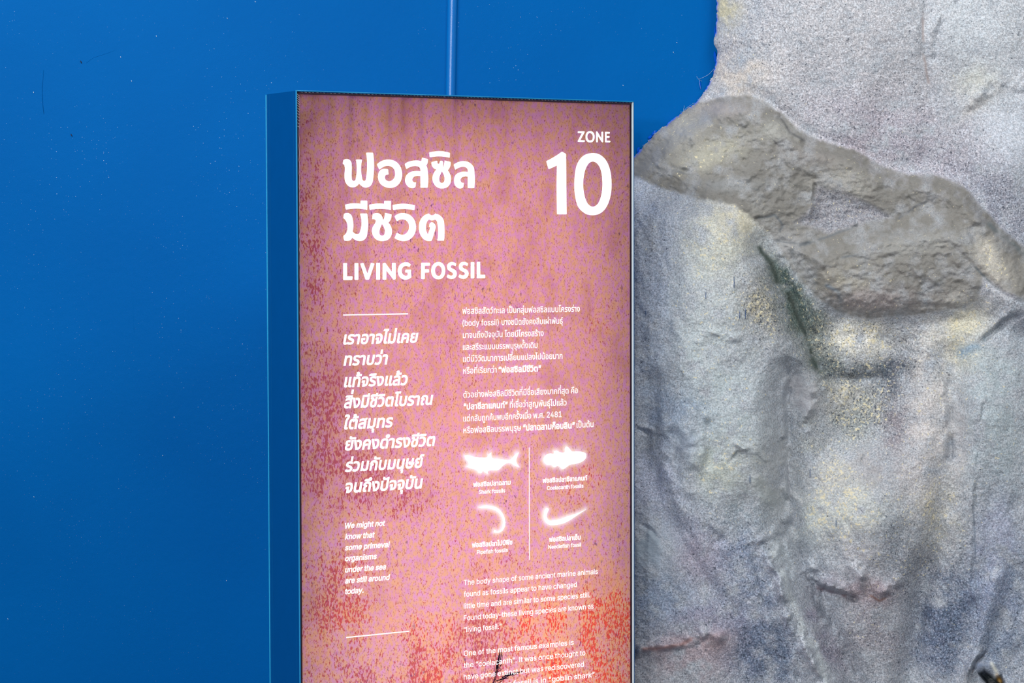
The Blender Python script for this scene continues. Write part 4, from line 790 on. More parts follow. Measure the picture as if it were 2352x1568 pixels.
    '-l.c.%._.;.^.H.^.H.0.;.0-p.,-T-z-I-n-C-[-A-F-C-3-I,z-T,l-f,_.$,W.D,T.f,W/$,_/6,l/A,}/G-7/I-O/I0H000H00-S0,-&/x,[/d,B/D,0.w,$~ร&s-v+z-M+}-(,),a,2,D,<,V,p,y,d-I,X-w,T.@,X.['
    ',d.k,o.s,}.v-3.s-B.m-O.b-Z.P-f.<-p-{-y-Q..-/.=,m.N,X.e,L/#,I/B,L/_,X/x,n03-20B-W0L./0O.O0M.p0I/10B/E09/E/]/&/i.X/r.-/u-]/r-B/g-4/V-//E-1/7-8/+-D.z-V.p.8.X.X.L.w.>/7../J-s'
    '/V-X/Z-9/W,v/L,Z/9,C.v,1.N,$~ล(T/:,(/:.y/8/;/1/Q/$/b.n/m.U/s.8/u-o/s-M/l-./a,j/P,j03-(0=-G0F-n0M.>0O.b0M/%0G/?0=/S0//e/v/p/^/w/C/y/#/y,(|-s+z-K,#-,,.,l,=,X,S,N,p,J-7,O-Z,'
    '^-z,v.9-?.K-n.W.N.^/F.d/F./.W.*-t-{-L-m-=-_-4-M-1-8-4-$-:,o-E,d-^,W.$,S.;,U.N,Y.W,+.:+}~ว&v-U+z-;+{,z,&,_,/,B,;,V,m,z,[-6,V-O,T-p,Y.2,g.H,}.X-@.c-g.f.9.c.f.W/1.G/N.0/d-k/'
    'q-C/u--/s,o/p,X/j,E/a,E0<,Z0E,s0K-J0O-s0L.<0D.Y06.r0#/,/f/:/I/H.s/M.9/H-X/:-&.},V.Z,9.1,&~ศ)$,b,(,b.o,f/A,s/f-/0*-M0>-v0K.O0O.u0M/:0F/S09/h0%0$/o03/V0;/80>.o0>,(/W,(/W.o/'
    'T/2/L/I/?/[/,/j.n/r.O/u.2/r-s/j-a/[-R/I-J/2-G.o-G-y-I-x-Z.6-q.C.2.I.V.K.o.K.o-r.V-r.1-o-o-f-Z-V-O-E-I-1-G,t-G,(|/h/l/C03/U08/g0A/s0O/w0c0[0c0X0M0P0;0D0,05/z/}/q~ษ)-.P+z-v'
    ',$-K,2-6,@-$,P,r,g,f-2,b-_,b0H-G0H-G-^-I-?-Q-&-_,n-r,a.2,W.P,T.q,W/0,a/C,n/P-&/W-?/Z-^/Z0H0@0H0@-_0<-201,g0#,P/m,@/V,2/-,$|/#-p.b-r.L-x.>.).5.6./.D...S.0.k.8/#.l.t.i.l.h.'
    '_.i.U.m.N.t.H/%.F0o.F0o-p~ส(U/:,(/:.y/8/;/1/Q/$/b.n/m.U/s.8/u-o/s-M/l-./a,j/P,j03-(0=-G0F-n0M.>0O.b0M/$0G/<0;/L0(/b/s/o/]/v/B/y/#/y,(|-s+z-K,#-,,.,l,=,X,S,N,p,J-7,O-Z,^-z'
    ',v.9-?.K-n.W.N.^/F.d/F./.W.*-t-{-L-m-=-_-4-M-1-8-4-$-:,o-E,d-^,W.$,S.;,U.N,Y.W,+.:+}|/J/l/&03/908/I0A/U0O/Y0c0>0c0<0M040;0(0,/r/z/_/q~ห(a,h,(,h0H-L0H-L.R-O.R/?0H000H000F-'
    'L-b-L,(|/M,(/M-W/J-r/A../4.@.x.L.[.T.8.W.]/-/-/)/N.v/j.c0#.G0/.&03-X03,(~อ(V.9+z-d,$-=,2,y,H,d,i,V-9,R-n,S.4,U.T.9.T.9-}-8-}-8-n-;-E-B-(-N,l-a,^-v,U.7,S.T,V.o,a/+,q/:-3/C'
    '-Y/F.5/C.f/;/2/-/O.p/e.P/q.)/u-U/q--/f,_/Q,_04-)0A-U0K.10O.W0L.z0D/=06/T0#/h/f/v/H0*.p0..50*-T/w-#/k,b/W,J/B,8/&,+._,#~ะ%b-;.k,z.m,f.s,U/#,K/0,E/>,C/M,F/e,N/w-+/o-(/e-%/W'
    '-(/O-+/H-2/D-=/B.I/B.I.k|-;,T,z,W,f,^,U,i,K,u,E-*,C-9,F-O,N-c-+-Y-(-O-%-C-(-:-+-4-2-/-=-..I-..I,T~ั##*@1-*%1/)k16)Z1?)O1K)I1Y)G1i)K2%)S2:*021*-2(*+1u*-1l*11e*81_*D1^,E1^,'
    'E1-~า&9-w,(-w/1-s/N-g/e-P/q-1/u,r/s,Y/n,C/f,//Z,/0:,V0H,u0M-<0O-_0L.#0E.;07.M/{.X/^.[/:.[,(~ำ&9-w,(-w/1-s/N-g/e-P/q-1/u,r/s,Y/n,C/f,//Z,/0:,V0H,u0M-<0O-_0L.#0E.;07.M/{.X/'
    '^.[/:.[,(|*i0v*H0z*01-)z1A)u1[)w1p*$2%*023*H2?*i2C+/2?+H23+S2%+Z1p+]1[+Z1I+S19+H1-+/0z|*i1=*x1?+)1F+01O+21[+01j+)1s*x1y*i1{*Y1y*N1s*H1j*F1[*H1O*N1F*Y1?~ิ##&y1-&y1H(R1a+A1'
    'a+A1-~ี##&y1-&y1H(R1a+A1a+A1-|*a1H*a2@+B2@+B1H~ึ##&y1-&y1H(R1a*.1a*$1M)z1[)y1h*#2%*129*E2E*a2I+#2E+928+F2%+J1h+F1P+:1>+&11*e1-|*c1K*o1M*x1S+$1]+&1h+$1s*x1}*o2(*b2**T2(*K1'
    '}*E1t*C1i*E1^*J1T*T1M~ื##&y1-&y1H(R1a+A1a+A1-|)W1H)W2@*42@*41H|*h1H*h2@+A2@+A1H~ุ##*c)z*c*m*^*z*R+$*J+#*C*{*>+L*U+Q*j+S+%+P+5+G+>+:+A+(+A)z~ู##*>)w)p)})R*0)E*=)=*N):*d):*'
    'p)9*y)4+$)-+%)#+$(y+N)3+R)A+S)W+P)g+H)o+:)r+()r*j)t*])z*R*,*K*=*I*O*K*Z*R*b*]*d*j*d+Q+A+Q+A*f+?*O+7*>+**0*g)}~เ%C-a+z-M+}-;,&-+,0,x,=,o,Q,m,l,m0H-Q0H-Q,t-S,f-X,[-c,U-p,T.'
    '$,U.2,Y.:,+-y+}~แ(R-a+z-M+}-;,&-+,0,x,=,o,Q,m,l,m0H-Q0H-Q,t-S,f-X,[-c,U-p,T.$,U.2,Y.:,+-y+}|/p+z/]+}/J,&/;,0/.,=/%,Q.},l.}0H/c0H/c,t/d,f/j,[/s,U0&,T04,U0A,Y0I,+00+}~โ%L,v'
    '/Z,v14,t1M,m1c,c1q,J2%,.2*,.2E,d2[.o2[.o2*-72*-62&-D1s-P1a-X1G-[1(-[/Z|-k+z-V+}-E,&-5,0-(,=,y,Q,v,l,v0H-[0H-[,t-^,f-d,[-m,U-z,T..,U.;,Y.D,+.*+}~ใ%>-Y+z-F+}-4,&-#,0,q,=,h,'
    'Q,f,l,f/v,i0=,u0U-20t-L1?-R1M-T1^-Q1q-H2#-92,,}2.,g2-,S2(,51u,52P,S2[,j2a-*2b-G2_-b2W-v2L.-2<.62&.91f.71J./14.#0y-p0g-Z0L-N07-K0+-J/u-J,t-L,f-Q,[-Z,U-i,T-w,U.+,Y.3,+-s+}~'
    'ไ%I,v/Z,v1(,w1@,{1R-(1c-/1o-A2&-A2*+x2*,/2[.D2[.D2*.,2%-p1s-f1d-^1N-[14-[/Z|-k+z-V+}-E,&-5,0-(,=,y,Q,v,l,v0H-[0H-[,t-^,f-d,[-m,U-z,T..,U.;,Y.D,+.*+}~็##*P0}*>1$*/1+)}15)r'
    '1C)N1$)+1*(h19(Y1H(Q1[(N1t(Q23(Y2G(h2V(x2b)22i)F2k+:2k+:2?)O2?)@2=)426)+2*)(1q)*1d)01W):1P)J1N)r1s*&1s*+1d*21W*<1O*J1L*U1N*_1T*e1]*f1j*f1s+:1s+:1i+61I+)14*m1&~่##*[1-*[2k'
    '+A2k+A1-~้##).1-).1L)J1T)X1Z)e1d)l1m)n1y)m2()i2.)b23)W24)H21)<2,).2R)<2])M2c)j2g**2c*<2U*H2D*L2.*I1u*B1f*71W*+1M*#1_+W1_+W1-~์##*&0r)x1-)t1E)v1S){1b**1n*81w*K2$*f2&+n2&+n'
    '1N*v1N*j1M*_1I*X1B*V17*W1-*]0{')
ART = {
  'thai_title_upper': [
    '927,1187r 993,1166 1048,1179 1084,1216 1094,1274 1093,1490 1101,1530 1132,1549 1163,1530 1174,1489 1176,1173r 1296,1171r 1295,1487 1307,1528 1337,1548 1366,1527 1375,1486 1378,1050r 1518,1048r 1518,1485 1502,1567 1465,1626 1412,1655 1366,1662 1307,1648 1268,1622 1235,1594c 1202,1628 1156,1653 1104,1661 1045,1648 993,1607 961,1555 950,1480 951,1288 943,1266 916,1256r',
    '1587,1253r 1646,1211 1726,1176 1826,1164 1926,1179 2006,1223 2065,1296 2093,1390 2090,1472 2057,1555 2003,1615 1930,1651 1843,1664 1757,1649 1677,1609 1628,1548 1608,1478 1620,1407 1649,1361 1692,1335 1752,1326 1815,1335r 1823,1430r 1784,1432 1756,1449 1749,1479 1757,1511 1791,1537 1837,1545 1884,1532 1924,1498 1950,1445 1951,1392 1932,1333 1885,1293 1822,1276 1759,1281 1699,1306 1639,1347r',
    '2143,1238r 2200,1206 2281,1181 2376,1171 2436,1174 2477,1184c 2487,1160 2494,1119c 2620,1143r 2615,1194 2602,1230 2581,1255c 2601,1295 2611,1348 2610,1653r 2461,1655r 2462,1447c 2401,1445 2347,1455 2313,1479 2298,1511 2303,1535 2326,1555 2376,1558r 2360,1650r 2295,1664 2225,1645 2178,1601 2153,1548 2155,1489 2186,1430 2240,1388 2300,1367 2375,1358 2462,1363c 2459,1320 2436,1288 2388,1273 2341,1272 2267,1287 2179,1328r',
    '2641,1025r 2742,1007 2851,997 2960,1004 3069,1025r 3064,1113r 2960,1098 2850,1092 2755,1098 2653,1113r',
    '2687,1196r 2806,1167r 2810,1197 2816,1218 2833,1226 2850,1214 2857,1190 2867,1175 2891,1167 2918,1178 2928,1207 2928,1261 2923,1296c 2945,1237 2956,1164c 3084,1187r 3079,1241 3058,1295 3020,1337c 3061,1390 3085,1449 3088,1509 3070,1574 3019,1632 2950,1659 2899,1665 2834,1655 2773,1622 2726,1566 2707,1501 2713,1442 2740,1382 2789,1327c 2740,1308 2700,1264 2687,1222 | 2899,1357c 2876,1404 2852,1458 2846,1499 2859,1547 2898,1565 2940,1546 2954,1498 2951,1457 2931,1403',
    '3141,1234r 3206,1200 3275,1177 3358,1168 3440,1182 3509,1220 3558,1276 3573,1360 3571,1652r 3431,1653r 3432,1446c 3377,1445 3322,1458 3287,1489 3284,1519 3301,1548 3354,1558r 3340,1640r 3276,1662 3211,1642 3163,1591 3148,1532 3153,1478 3184,1418 3240,1382 3302,1363 3364,1357 3433,1363c 3429,1314 3398,1284 3336,1270 3261,1286 3172,1328r',
  ],
  'thai_title_lower': [
    '957,1963r 1050,1945 1148,1939 1261,1946c 1261,1890r 1397,1890r 1396,2053r 1311,2040 1193,2032 1082,2037 971,2051r',
    '936,2122r 983,2109 1035,2114 1081,2146 1104,2204 1104,2429c 1138,2461 1190,2478 1230,2467 1248,2432 1252,2116r 1395,2116r 1394,2461 1378,2525 1334,2575 1282,2597 1236,2600 1177,2588 1131,2566 1095,2536c 1072,2572 1032,2592 987,2598 934,2589r 919,2509r 953,2487 955,2222 921,2197r',
    '1430,1961r 1523,1946 1629,1939 1730,1943c 1732,1890r 1868,1891r 1868,2052r 1788,2041 1675,2034 1562,2038 1441,2052r',
    '1502,2122r 1548,2111 1601,2109 1654,2127 1694,2179 1705,2235c 1734,2179 1742,2103c 1880,2127r 1873,2179 1853,2232 1813,2278c 1856,2326 1880,2391 1882,2449 1858,2526 1798,2579 1731,2599 1685,2603 1612,2590 1539,2549 1497,2484 1484,2420 1497,2361 1534,2303 1557,2268 1560,2238 1541,2220 1490,2216r | 1683,2298c 1666,2338 1643,2391 1633,2443 1646,2490 1685,2505 1722,2493 1740,2449 1739,2402 1719,2349',
    '1897,1967r 2002,1946 2109,1939 2230,1946 2351,1967r 2340,2053r 2229,2039 2122,2035 2015,2040 1908,2052r',
    '1935,2162r 2014,2119 2115,2106 2215,2125 2302,2183 2353,2260 2370,2355 2352,2449 2301,2526 2220,2582 2119,2604 2025,2588 1933,2550r 1982,2449r 2032,2476 2092,2490 2160,2470 2207,2420 2227,2355 2214,2284 2168,2237 2094,2216 2040,2225 1983,2255r',
    '2632,2112c 2663,2135 2697,2145 2731,2135 2758,2111c 2823,2128 2891,2170 2935,2235 2946,2312 2940,2596r 2800,2595r 2802,2283 2792,2247 2751,2218c 2696,2236 2637,2217c 2601,2248 2577,2301 2569,2355 2577,2414 2610,2482c 2655,2362c 2631,2340c 2648,2283r 2689,2268 2733,2283 2761,2319 2771,2354 2760,2390 2688,2598r 2616,2604 2542,2580 2481,2527 2441,2455 2426,2372 2435,2284 2476,2201 2544,2141',
  ],
  'english_title': [
    '914,2982r 992,2982r 991,3214c 1099,3215r 1092,3282r 912,3280r',
    '1138,2983r 1215,2984r 1213,3279r 1136,3279r',
    '1248,2993r 1315,2980r 1390,3169c 1464,2979r 1535,2995r 1422,3279r 1353,3279r',
    '1566,2983r 1643,2983r 1641,3281r 1565,3281r',
    '1694,2990r 1746,2980r 1879,3147c 1880,2985r 1957,2986r 1956,3275r 1911,3286r 1768,3120c 1767,3283r 1691,3282r',
    '2264,3017r 2230,3062r 2197,3049 2157,3042 2109,3060 2082,3096 2077,3137 2092,3178 2122,3207 2159,3216 2196,3209c 2196,3162c 2144,3158r 2149,3107r 2269,3108r 2269,3246c 2216,3274 2155,3287 2088,3273 2035,3237 2005,3184 1996,3130 2012,3060 2056,3007 2110,2982 2157,2977 2211,2984',
    '2469,2986r 2649,2987r 2649,3042r 2546,3043c 2545,3105c 2630,3106r 2630,3162r 2545,3165c 2541,3280r 2465,3280r',
    '2821,2976 2896,2995 2944,3049 2963,3132 2943,3216 2895,3269 2817,3286 2745,3268 2694,3219 2673,3136 2692,3053 2743,2997 | 2821,3039 2787,3051 2760,3083 2751,3131 2759,3172 2783,3211 2820,3225 2858,3212 2882,3173 2889,3132 2886,3096 2862,3060',
    '3195,3009r 3172,3058r 3136,3038 3102,3035 3076,3053 3078,3074 3108,3095 3157,3116 3191,3146 3199,3188 3183,3242 3142,3274 3087,3284 3039,3273 2988,3249r 3012,3197r 3053,3217 3087,3223 3118,3208 3120,3187 3101,3166 3053,3142 3012,3112 2999,3073 3002,3031 3040,2993 3102,2978 3150,2987',
    '3439,3009r 3416,3056r 3378,3037 3343,3034 3319,3051 3319,3072 3350,3094 3398,3115 3432,3145 3445,3184 3429,3238 3387,3274 3328,3284 3280,3273 3230,3248r 3256,3196r 3294,3216 3328,3222 3360,3208 3367,3187 3346,3166 3294,3141 3253,3111 3241,3072 3246,3030 3281,2991 3343,2977 3395,2986',
    '3489,2982r 3564,2982r 3562,3277r 3486,3276r',
    '3614,2980r 3687,2981r 3688,3211c 3792,3212r 3790,3275r 3611,3275r',
  ],
  'zone_lettering': [
    '5779,583r 5931,581r 5928,605c 5837,744c 5936,745r 5931,779r 5779,779r 5779,759c 5869,618c 5779,618r',
    '6049,574 6107,588 6144,632 6151,678 6140,730 6103,771 6050,784 5997,773 5960,734 5950,682 5961,629 5997,588 | 6049,611 6019,619 5997,644 5991,678 5997,712 6019,738 6050,747 6081,741 6103,719 6110,682 6107,654 6085,625',
    '6181,578r 6210,576r 6300,703c 6300,581r 6341,580r 6340,775r 6312,778r 6223,661c 6223,778r 6182,779r',
    '6379,580r 6489,581r 6487,613r 6417,615c 6417,657c 6483,656r 6483,690r 6417,691c 6417,744c 6501,744r 6494,777r 6380,776r',
  ],
  'zone_number': [
    '5093,1144r 5262,1064 5436,963r 5525,1006r 5534,2116r 5324,2117r 5321,1300 5323,1220c 5247,1253 5143,1291r',
    '6103,979 6210,988 6320,1036 6409,1118 6475,1238 6512,1374 6525,1559 6513,1715 6478,1843 6415,1968 6326,2061 6230,2111 6104,2131 5972,2112 5877,2063 5782,1971 5735,1848 5710,1721 5701,1568 5707,1456 5729,1295 5769,1180 5828,1096 5901,1033 5996,995 | 6095,1138 6025,1170 5970,1238 5930,1331 5904,1454 5897,1572 5914,1719 5951,1836 6009,1928 6105,1972 6208,1927 6267,1834 6304,1716 6321,1568 6316,1449 6290,1308 6246,1216 6180,1155',
  ],
  'shark_silhouette': [
    '3351,6468c 3412,6466 3533,6499 3707,6522 3812,6520 3865,6462 3909,6438c 3904,6486 3926,6540 4058,6566 4173,6583 4270,6603 4341,6568 4412,6502 4492,6468c 4457,6543 4433,6618 4456,6680 4500,6731c 4412,6709 4323,6658 4234,6654 4146,6696 4057,6764 3952,6765 3846,6772 3829,6786 3843,6822c 3776,6799 3724,6769 3698,6802 3636,6791 3602,6752 3497,6716 3385,6673c 3428,6630 3415,6587 3368,6536',
  ],
  'coelacanth_silhouette': [
    '5020,6608 5074,6541 5183,6516 5237,6526 5246,6488 5310,6475 5382,6506 5482,6499 5482,6437 5510,6410 5583,6441 5619,6489 5747,6503 5875,6525 5949,6567 5949,6629 5875,6695 5728,6735 5582,6751 5509,6794 5427,6820 5382,6787 5327,6754 5264,6778 5218,6761 5200,6740 5110,6728 5038,6678',
  ],
  'pipefish_silhouette': [
    '3648,7425c 3704,7409 3879,7414 4020,7458 4125,7548 4187,7673 4195,7765 4168,7840 4106,7897 4018,7910 3953,7887 3962,7865 4036,7890 4098,7866 4138,7792 4142,7686 4099,7592 4019,7519 3914,7474 3774,7448 3704,7444',
  ],
  'needlefish_silhouette': [
    '5054,7541 5090,7520 5129,7548 5104,7606 5086,7674 5125,7746 5234,7760 5379,7746 5543,7701 5671,7678 5959,7591c 5708,7719 5598,7774 5452,7827 5288,7845 5161,7840 5071,7789 5021,7693 5026,7616',
  ],
  'divider_line': [
    '910,3880c 2200,3883c 2200,3904c 909,3901c',
    '933,9556c 2196,9552c 2196,9570c 933,9576c',
    '4705,6384c 4720,6385c 4715,8458c 4700,8457c',
  ],
  'printed_crack': [
    '4082,10054 4068,10095 4058,10137 4039,10176 4044,10221 4046,10266 4048,10266 4067,10226 4075,10184 4080,10142 4092,10100 4095,10057',
    '4114,10103 4100,10128 4090,10154 4089,10182 4084,10210 4080,10237 4082,10238 4095,10212 4108,10187 4112,10160 4113,10131 4122,10105',
    '4049,10188 4029,10228 4026,10271 4021,10314 4005,10354 4019,10401 4021,10401 4035,10361 4055,10321 4063,10279 4062,10235 4073,10194',
    '4087,10222 4075,10241 4073,10263 4067,10284 4067,10306 4068,10329 4070,10330 4078,10310 4088,10290 4094,10269 4097,10247 4100,10226',
    '4020,10262 4008,10300 3998,10339 3988,10377 3987,10418 3985,10459 3987,10459 4004,10423 4020,10386 4024,10345 4028,10305 4031,10265',
    '4035,10309 4026,10345 4017,10380 4016,10418 4004,10453 4009,10492 4011,10492 4025,10458 4034,10422 4051,10388 4047,10350 4049,10312',
    '4001,10398 3989,10430 3973,10461 3967,10494 3970,10530 3963,10563 3965,10564 3980,10533 3989,10500 3999,10468 4002,10434 4010,10401',
    '3976,10457 3966,10496 3963,10537 3955,10577 3945,10617 3948,10659 3950,10660 3956,10619 3971,10581 3978,10541 3982,10500 3986,10459',
    '3998,10490 3987,10523 3984,10558 3975,10591 3976,10627 3973,10661 3975,10662 3984,10628 3992,10595 3997,10561 4002,10526 4004,10492',
    '4131,10166 4126,10186 4119,10207 4118,10228 4115,10250 4114,10271 4116,10272 4124,10252 4127,10230 4129,10209 4134,10188 4138,10167',
    '3996,10123 3993,10144 3987,10165 3984,10186 3985,10208 3985,10229 3987,10230 3991,10209 3997,10188 3997,10166 4000,10145 4002,10124',
    '4110,10300 4100,10324 4081,10345 4069,10369 4057,10393 4049,10418 4051,10419 4069,10398 4085,10376 4098,10353 4109,10329 4117,10303',
    '4000,10631 4048,10627 4094,10622 4136,10605 4180,10593 4221,10574 4220,10572 4173,10577 4128,10588 4083,10597 4041,10613 3995,10620',
    '4118,10580 4162,10574 4205,10563 4250,10561 4287,10536 4326,10519 4326,10517 4279,10517 4237,10530 4191,10530 4154,10555 4112,10565',
    '4224,10574 4269,10559 4319,10556 4366,10548 4407,10523 4451,10507 4450,10505 4401,10510 4356,10523 4308,10531 4262,10544 4218,10559',
    '4328,10528 4372,10532 4415,10529 4458,10523 4500,10517 4542,10510 4542,10508 4497,10503 4453,10502 4410,10507 4368,10513 4325,10516',
    '4435,10519 4465,10514 4497,10513 4527,10510 4556,10503 4587,10497 4586,10495 4555,10497 4524,10499 4493,10503 4463,10507 4433,10513',
    '4205,10532 4230,10525 4255,10519 4281,10512 4304,10502 4327,10490 4326,10488 4301,10494 4274,10498 4249,10506 4224,10513 4202,10527',
    '4080,10617 4116,10617 4152,10614 4187,10606 4222,10600 4257,10594 4256,10592 4218,10588 4182,10589 4148,10599 4112,10601 4078,10610',
    '4329,10571 4358,10566 4385,10557 4414,10552 4443,10546 4470,10534 4469,10532 4440,10539 4411,10543 4382,10549 4355,10558 4326,10566',
    '4045,10671 4068,10664 4088,10653 4111,10645 4131,10634 4150,10621 4149,10619 4126,10627 4104,10636 4080,10641 4061,10654 4041,10665',
    '3908,10684 3925,10670 3941,10654 3954,10636 3966,10618 3971,10594 3969,10593 3952,10608 3939,10626 3924,10642 3912,10661 3897,10677',
    '4028,10465 4046,10458 4063,10450 4082,10444 4099,10436 4115,10425 4114,10424 4094,10428 4075,10434 4058,10443 4040,10450 4024,10459',
  ],
}
TEXT = [
  ('เราอาจไม่เคย', 'TI', 908, 4402, 2409, 165),
  ('ทราบว่า', 'TI', 909, 4773, 1794, 165),
  ('แท้จริงแล้ว', 'TI', 915, 5151, 2189, 165),
  ('สิ่งมีชีวิตโบราณ', 'TI', 914, 5521, 2708, 166),
  ('ใต้สมุทร', 'TI', 915, 5891, 1890, 165),
  ('ยังคงดำรงชีวิต', 'TI', 927, 6262, 2746, 166),
  ('ร่วมกับมนุษย์', 'TI', 924, 6639, 2521, 166),
  ('จนถึงปัจจุบัน', 'TI', 935, 7010, 2491, 166),
  ('We might not', 'EI', 922, 7640, 1720, 94),
  ('know that', 'EI', 921, 7832, 1510, 94),
  ('some primeval', 'EI', 920, 8025, 1814, 94),
  ('organisms', 'EI', 919, 8217, 1550, 94),
  ('under the sea', 'EI', 917, 8416, 1733, 94),
  ('are still around', 'EI', 916, 8609, 1814, 94),
  ('today.', 'EI', 915, 8798, 1281, 94),
  ('ฟอสซิลสัตว์ทะเล เป็นกลุ่มฟอสซิลแบบโครงร่าง', 'T', 3315, 3913, 5820, 86),
  ('(body fossil) บางชนิดยังคงสืบเผ่าพันธุ์', 'T', 3314, 4130, 5446, 86),
  ('มาจนถึงปัจจุบัน โดยมีโครงสร้าง', 'T', 3320, 4348, 5030, 85),
  ('และสรีระแบบบรรพบุรุษดั้งเดิม', 'T', 3319, 4563, 4896, 85),
  ('แต่มีวิวัฒนาการเปลี่ยนแปลงไปน้อยมาก', 'T', 3324, 4777, 5437, 86),
  ('หรือที่เรียกว่า', 'T', 3323, 4991, 4025, 85),
  ('“ฟอสซิลมีชีวิต”', 'TB', 4060, 4994, 4976, 86),
  ('ตัวอย่างฟอสซิลมีชีวิตที่มีชื่อเสียงมากที่สุด คือ', 'T', 3325, 5424, 5773, 86),
  ('“ปลาซีลาแคนท์”', 'TB', 3328, 5638, 4259, 85),
  ('ที่เชื่อว่าสูญพันธุ์ไปแล้ว', 'T', 4300, 5641, 5524, 86),
  ('แต่กลับถูกค้นพบอีกครั้งเมื่อ พ.ศ. 2481', 'T', 3324, 5854, 5416, 86),
  ('หรือฟอสซิลบรรพบุรุษ', 'T', 3323, 6067, 4539, 85),
  ('“ปลาฉลามก็อบลิน”', 'TB', 4579, 6071, 5707, 87),
  ('เป็นต้น', 'T', 5744, 6067, 6116, 87),
  ('ฟอสซิลปลาฉลาม', 'TB', 3525, 7046, 4312, 66),
  ('Shark fossils', 'EM', 3640, 7183, 4197, 70),
  ('ฟอสซิลปลาซีลาแคนท์', 'TB', 5001, 7053, 5975, 67),
  ('Coelacanth fossils', 'EM', 5094, 7189, 5892, 69),
  ('ฟอสซิลปลาไปป์ฟิช', 'TB', 3495, 8146, 4347, 68),
  ('Pipefish fossils', 'EM', 3595, 8277, 4250, 70),
  ('ฟอสซิลปลาเข็ม', 'TB', 5138, 8151, 5829, 68),
  ('Needlefish fossil', 'EM', 5120, 8282, 5838, 69),
  ('The body shape of some ancient marine animals', 'E', 3320, 8820, 6206, 95),
  ('found as fossils appear to have changed', 'E', 3319, 9032, 5740, 95),
  ('little time and are similar to some species still.', 'E', 3318, 9247, 6034, 95),
  ('Found today–these living species are known as', 'E', 3317, 9464, 6112, 95),
  ('“living fossil.”', 'E', 3316, 9676, 4112, 94),
  ('One of the most famous examples is', 'E', 3314, 10108, 5670, 95),
  ('the “coelacanth”. It was once thought to', 'E', 3313, 10324, 5927, 95),
  ('have gone extinct but was rediscovered', 'E', 3312, 10537, 5894, 95),
  ('Another living fossil is in “goblin shark”.', 'E', 3311, 10754, 6171, 95),
]
GA = '#$%&()*+,-./0123456789:;<=>?@ABCDEFGHIJKLMNOPQRSTUVWXYZ[]^_abcdefghijklmnopqrstuvwxyz{}'
GI = {c: i for i, c in enumerate(GA)}
FONT = {}
for rec in GLYPHS.split('~'):
    ch = rec[0]; num = lambda s_: GI[s_[0]] * len(GA) + GI[s_[1]]
    adv = num(rec[1:3]) / 1000; cs = []
    for c_ in rec[3:].split('|'):
        q = [(num(c_[i:i + 2]) - 700) / 1000 for i in range(0, len(c_), 2)]
        if len(q) >= 6: cs.append(list(zip(q[0::2], q[1::2])))
    FONT[ch] = (adv, cs)

def fatten(c_, d):
    if not d: return c_
    n = len(c_); out = []
    for i in range(n):
        p0, p1, p2 = c_[i - 1], c_[i], c_[(i + 1) % n]
        a = Vector((p1[0] - p0[0], p1[1] - p0[1])); b = Vector((p2[0] - p1[0], p2[1] - p1[1]))
        if a.length < 1e-6 or b.length < 1e-6: out.append(p1); continue
        a.normalize(); b.normalize()
        na = Vector((-a.y, a.x)); nb = Vector((-b.y, b.x)); m_ = na + nb
        if m_.length < 0.3: m_ = nb.copy()
        m_.normalize(); k = d / max(0.5, m_.dot(nb))
        out.append((p1[0] + m_.x * k, p1[1] + m_.y * k))
    return out

def fill(contours, evenodd=False):
    vs, es = [], []
    for c_ in contours:
        n0 = len(vs); vs += [Vector(p) for p in c_]; es += [(n0 + i, n0 + (i + 1) % len(c_)) for i in range(len(c_))]
    ov, oe, of, *_ = delaunay_2d_cdt(vs, es, [], 0, 1e-7)
    if not of: return [], []
    T = np.array(of); OV = np.array([tuple(p) for p in ov]); cen = OV[T].mean(1)
    w = np.zeros(len(T), int)
    for c_ in contours:
        C_ = np.array(c_); D_ = np.roll(C_, -1, 0)
        for (x0, y0), (x1, y1) in zip(C_, D_):
            if y0 == y1: continue
            up_ = (y0 <= cen[:, 1]) & (y1 > cen[:, 1]); dn_ = (y1 <= cen[:, 1]) & (y0 > cen[:, 1])
            xi = x0 + (cen[:, 1] - y0) * (x1 - x0) / (y1 - y0)
            w += (up_ & (xi > cen[:, 0])).astype(int) - (dn_ & (xi > cen[:, 0])).astype(int)
    k = (w % 2 != 0) if evenodd else (w != 0)
    return [tuple(p) for p in OV], [tuple(t) for t in T[k]]

TALL = 'ปฝฟ'; UPPER = 'ิีึืั็ํ'; TONE = '่้๊๋์'; LOWER_V = 'ุู'
def compose(text, bold, tracking=0.0):
    """glyph placements (char, x, y)"""
    out = []; x = 0; base = ''; had_up = False
    for ch in text:
        adv, cs = FONT[ch]; thai = ord(ch) > 0xE00
        if ch in UPPER:
            out.append((ch, x - (0.09 if base in TALL else 0.0), 0)); had_up = True
        elif ch in TONE:
            out.append((ch, x - (0.09 if base in TALL else 0.0), 0.135 if had_up else 0.0))
        elif ch in LOWER_V: out.append((ch, x, 0))
        else:
            out.append((ch, x, 0)); base = ch; had_up = False; x += adv + tracking
    return out

_cache = {}
def glyph_fill(ch, d):
    k = (ch, d)
    if k not in _cache:
        cs = FONT[ch][1]
        # outward side from the winding of the largest contour
        def area(c_): return sum(c_[i - 1][0] * c_[i][1] - c_[i][0] * c_[i - 1][1] for i in range(len(c_))) / 2
        s_ = 1
        if cs: s_ = -1 if area(max(cs, key=lambda c_: abs(area(c_)))) > 0 else 1
        _cache[k] = fill([fatten(c_, d * s_) for c_ in cs]) if cs else ([], [])
    return _cache[k]

def uvp(u, v, off=0.0004):
    return (u, REC - off, SH - v)

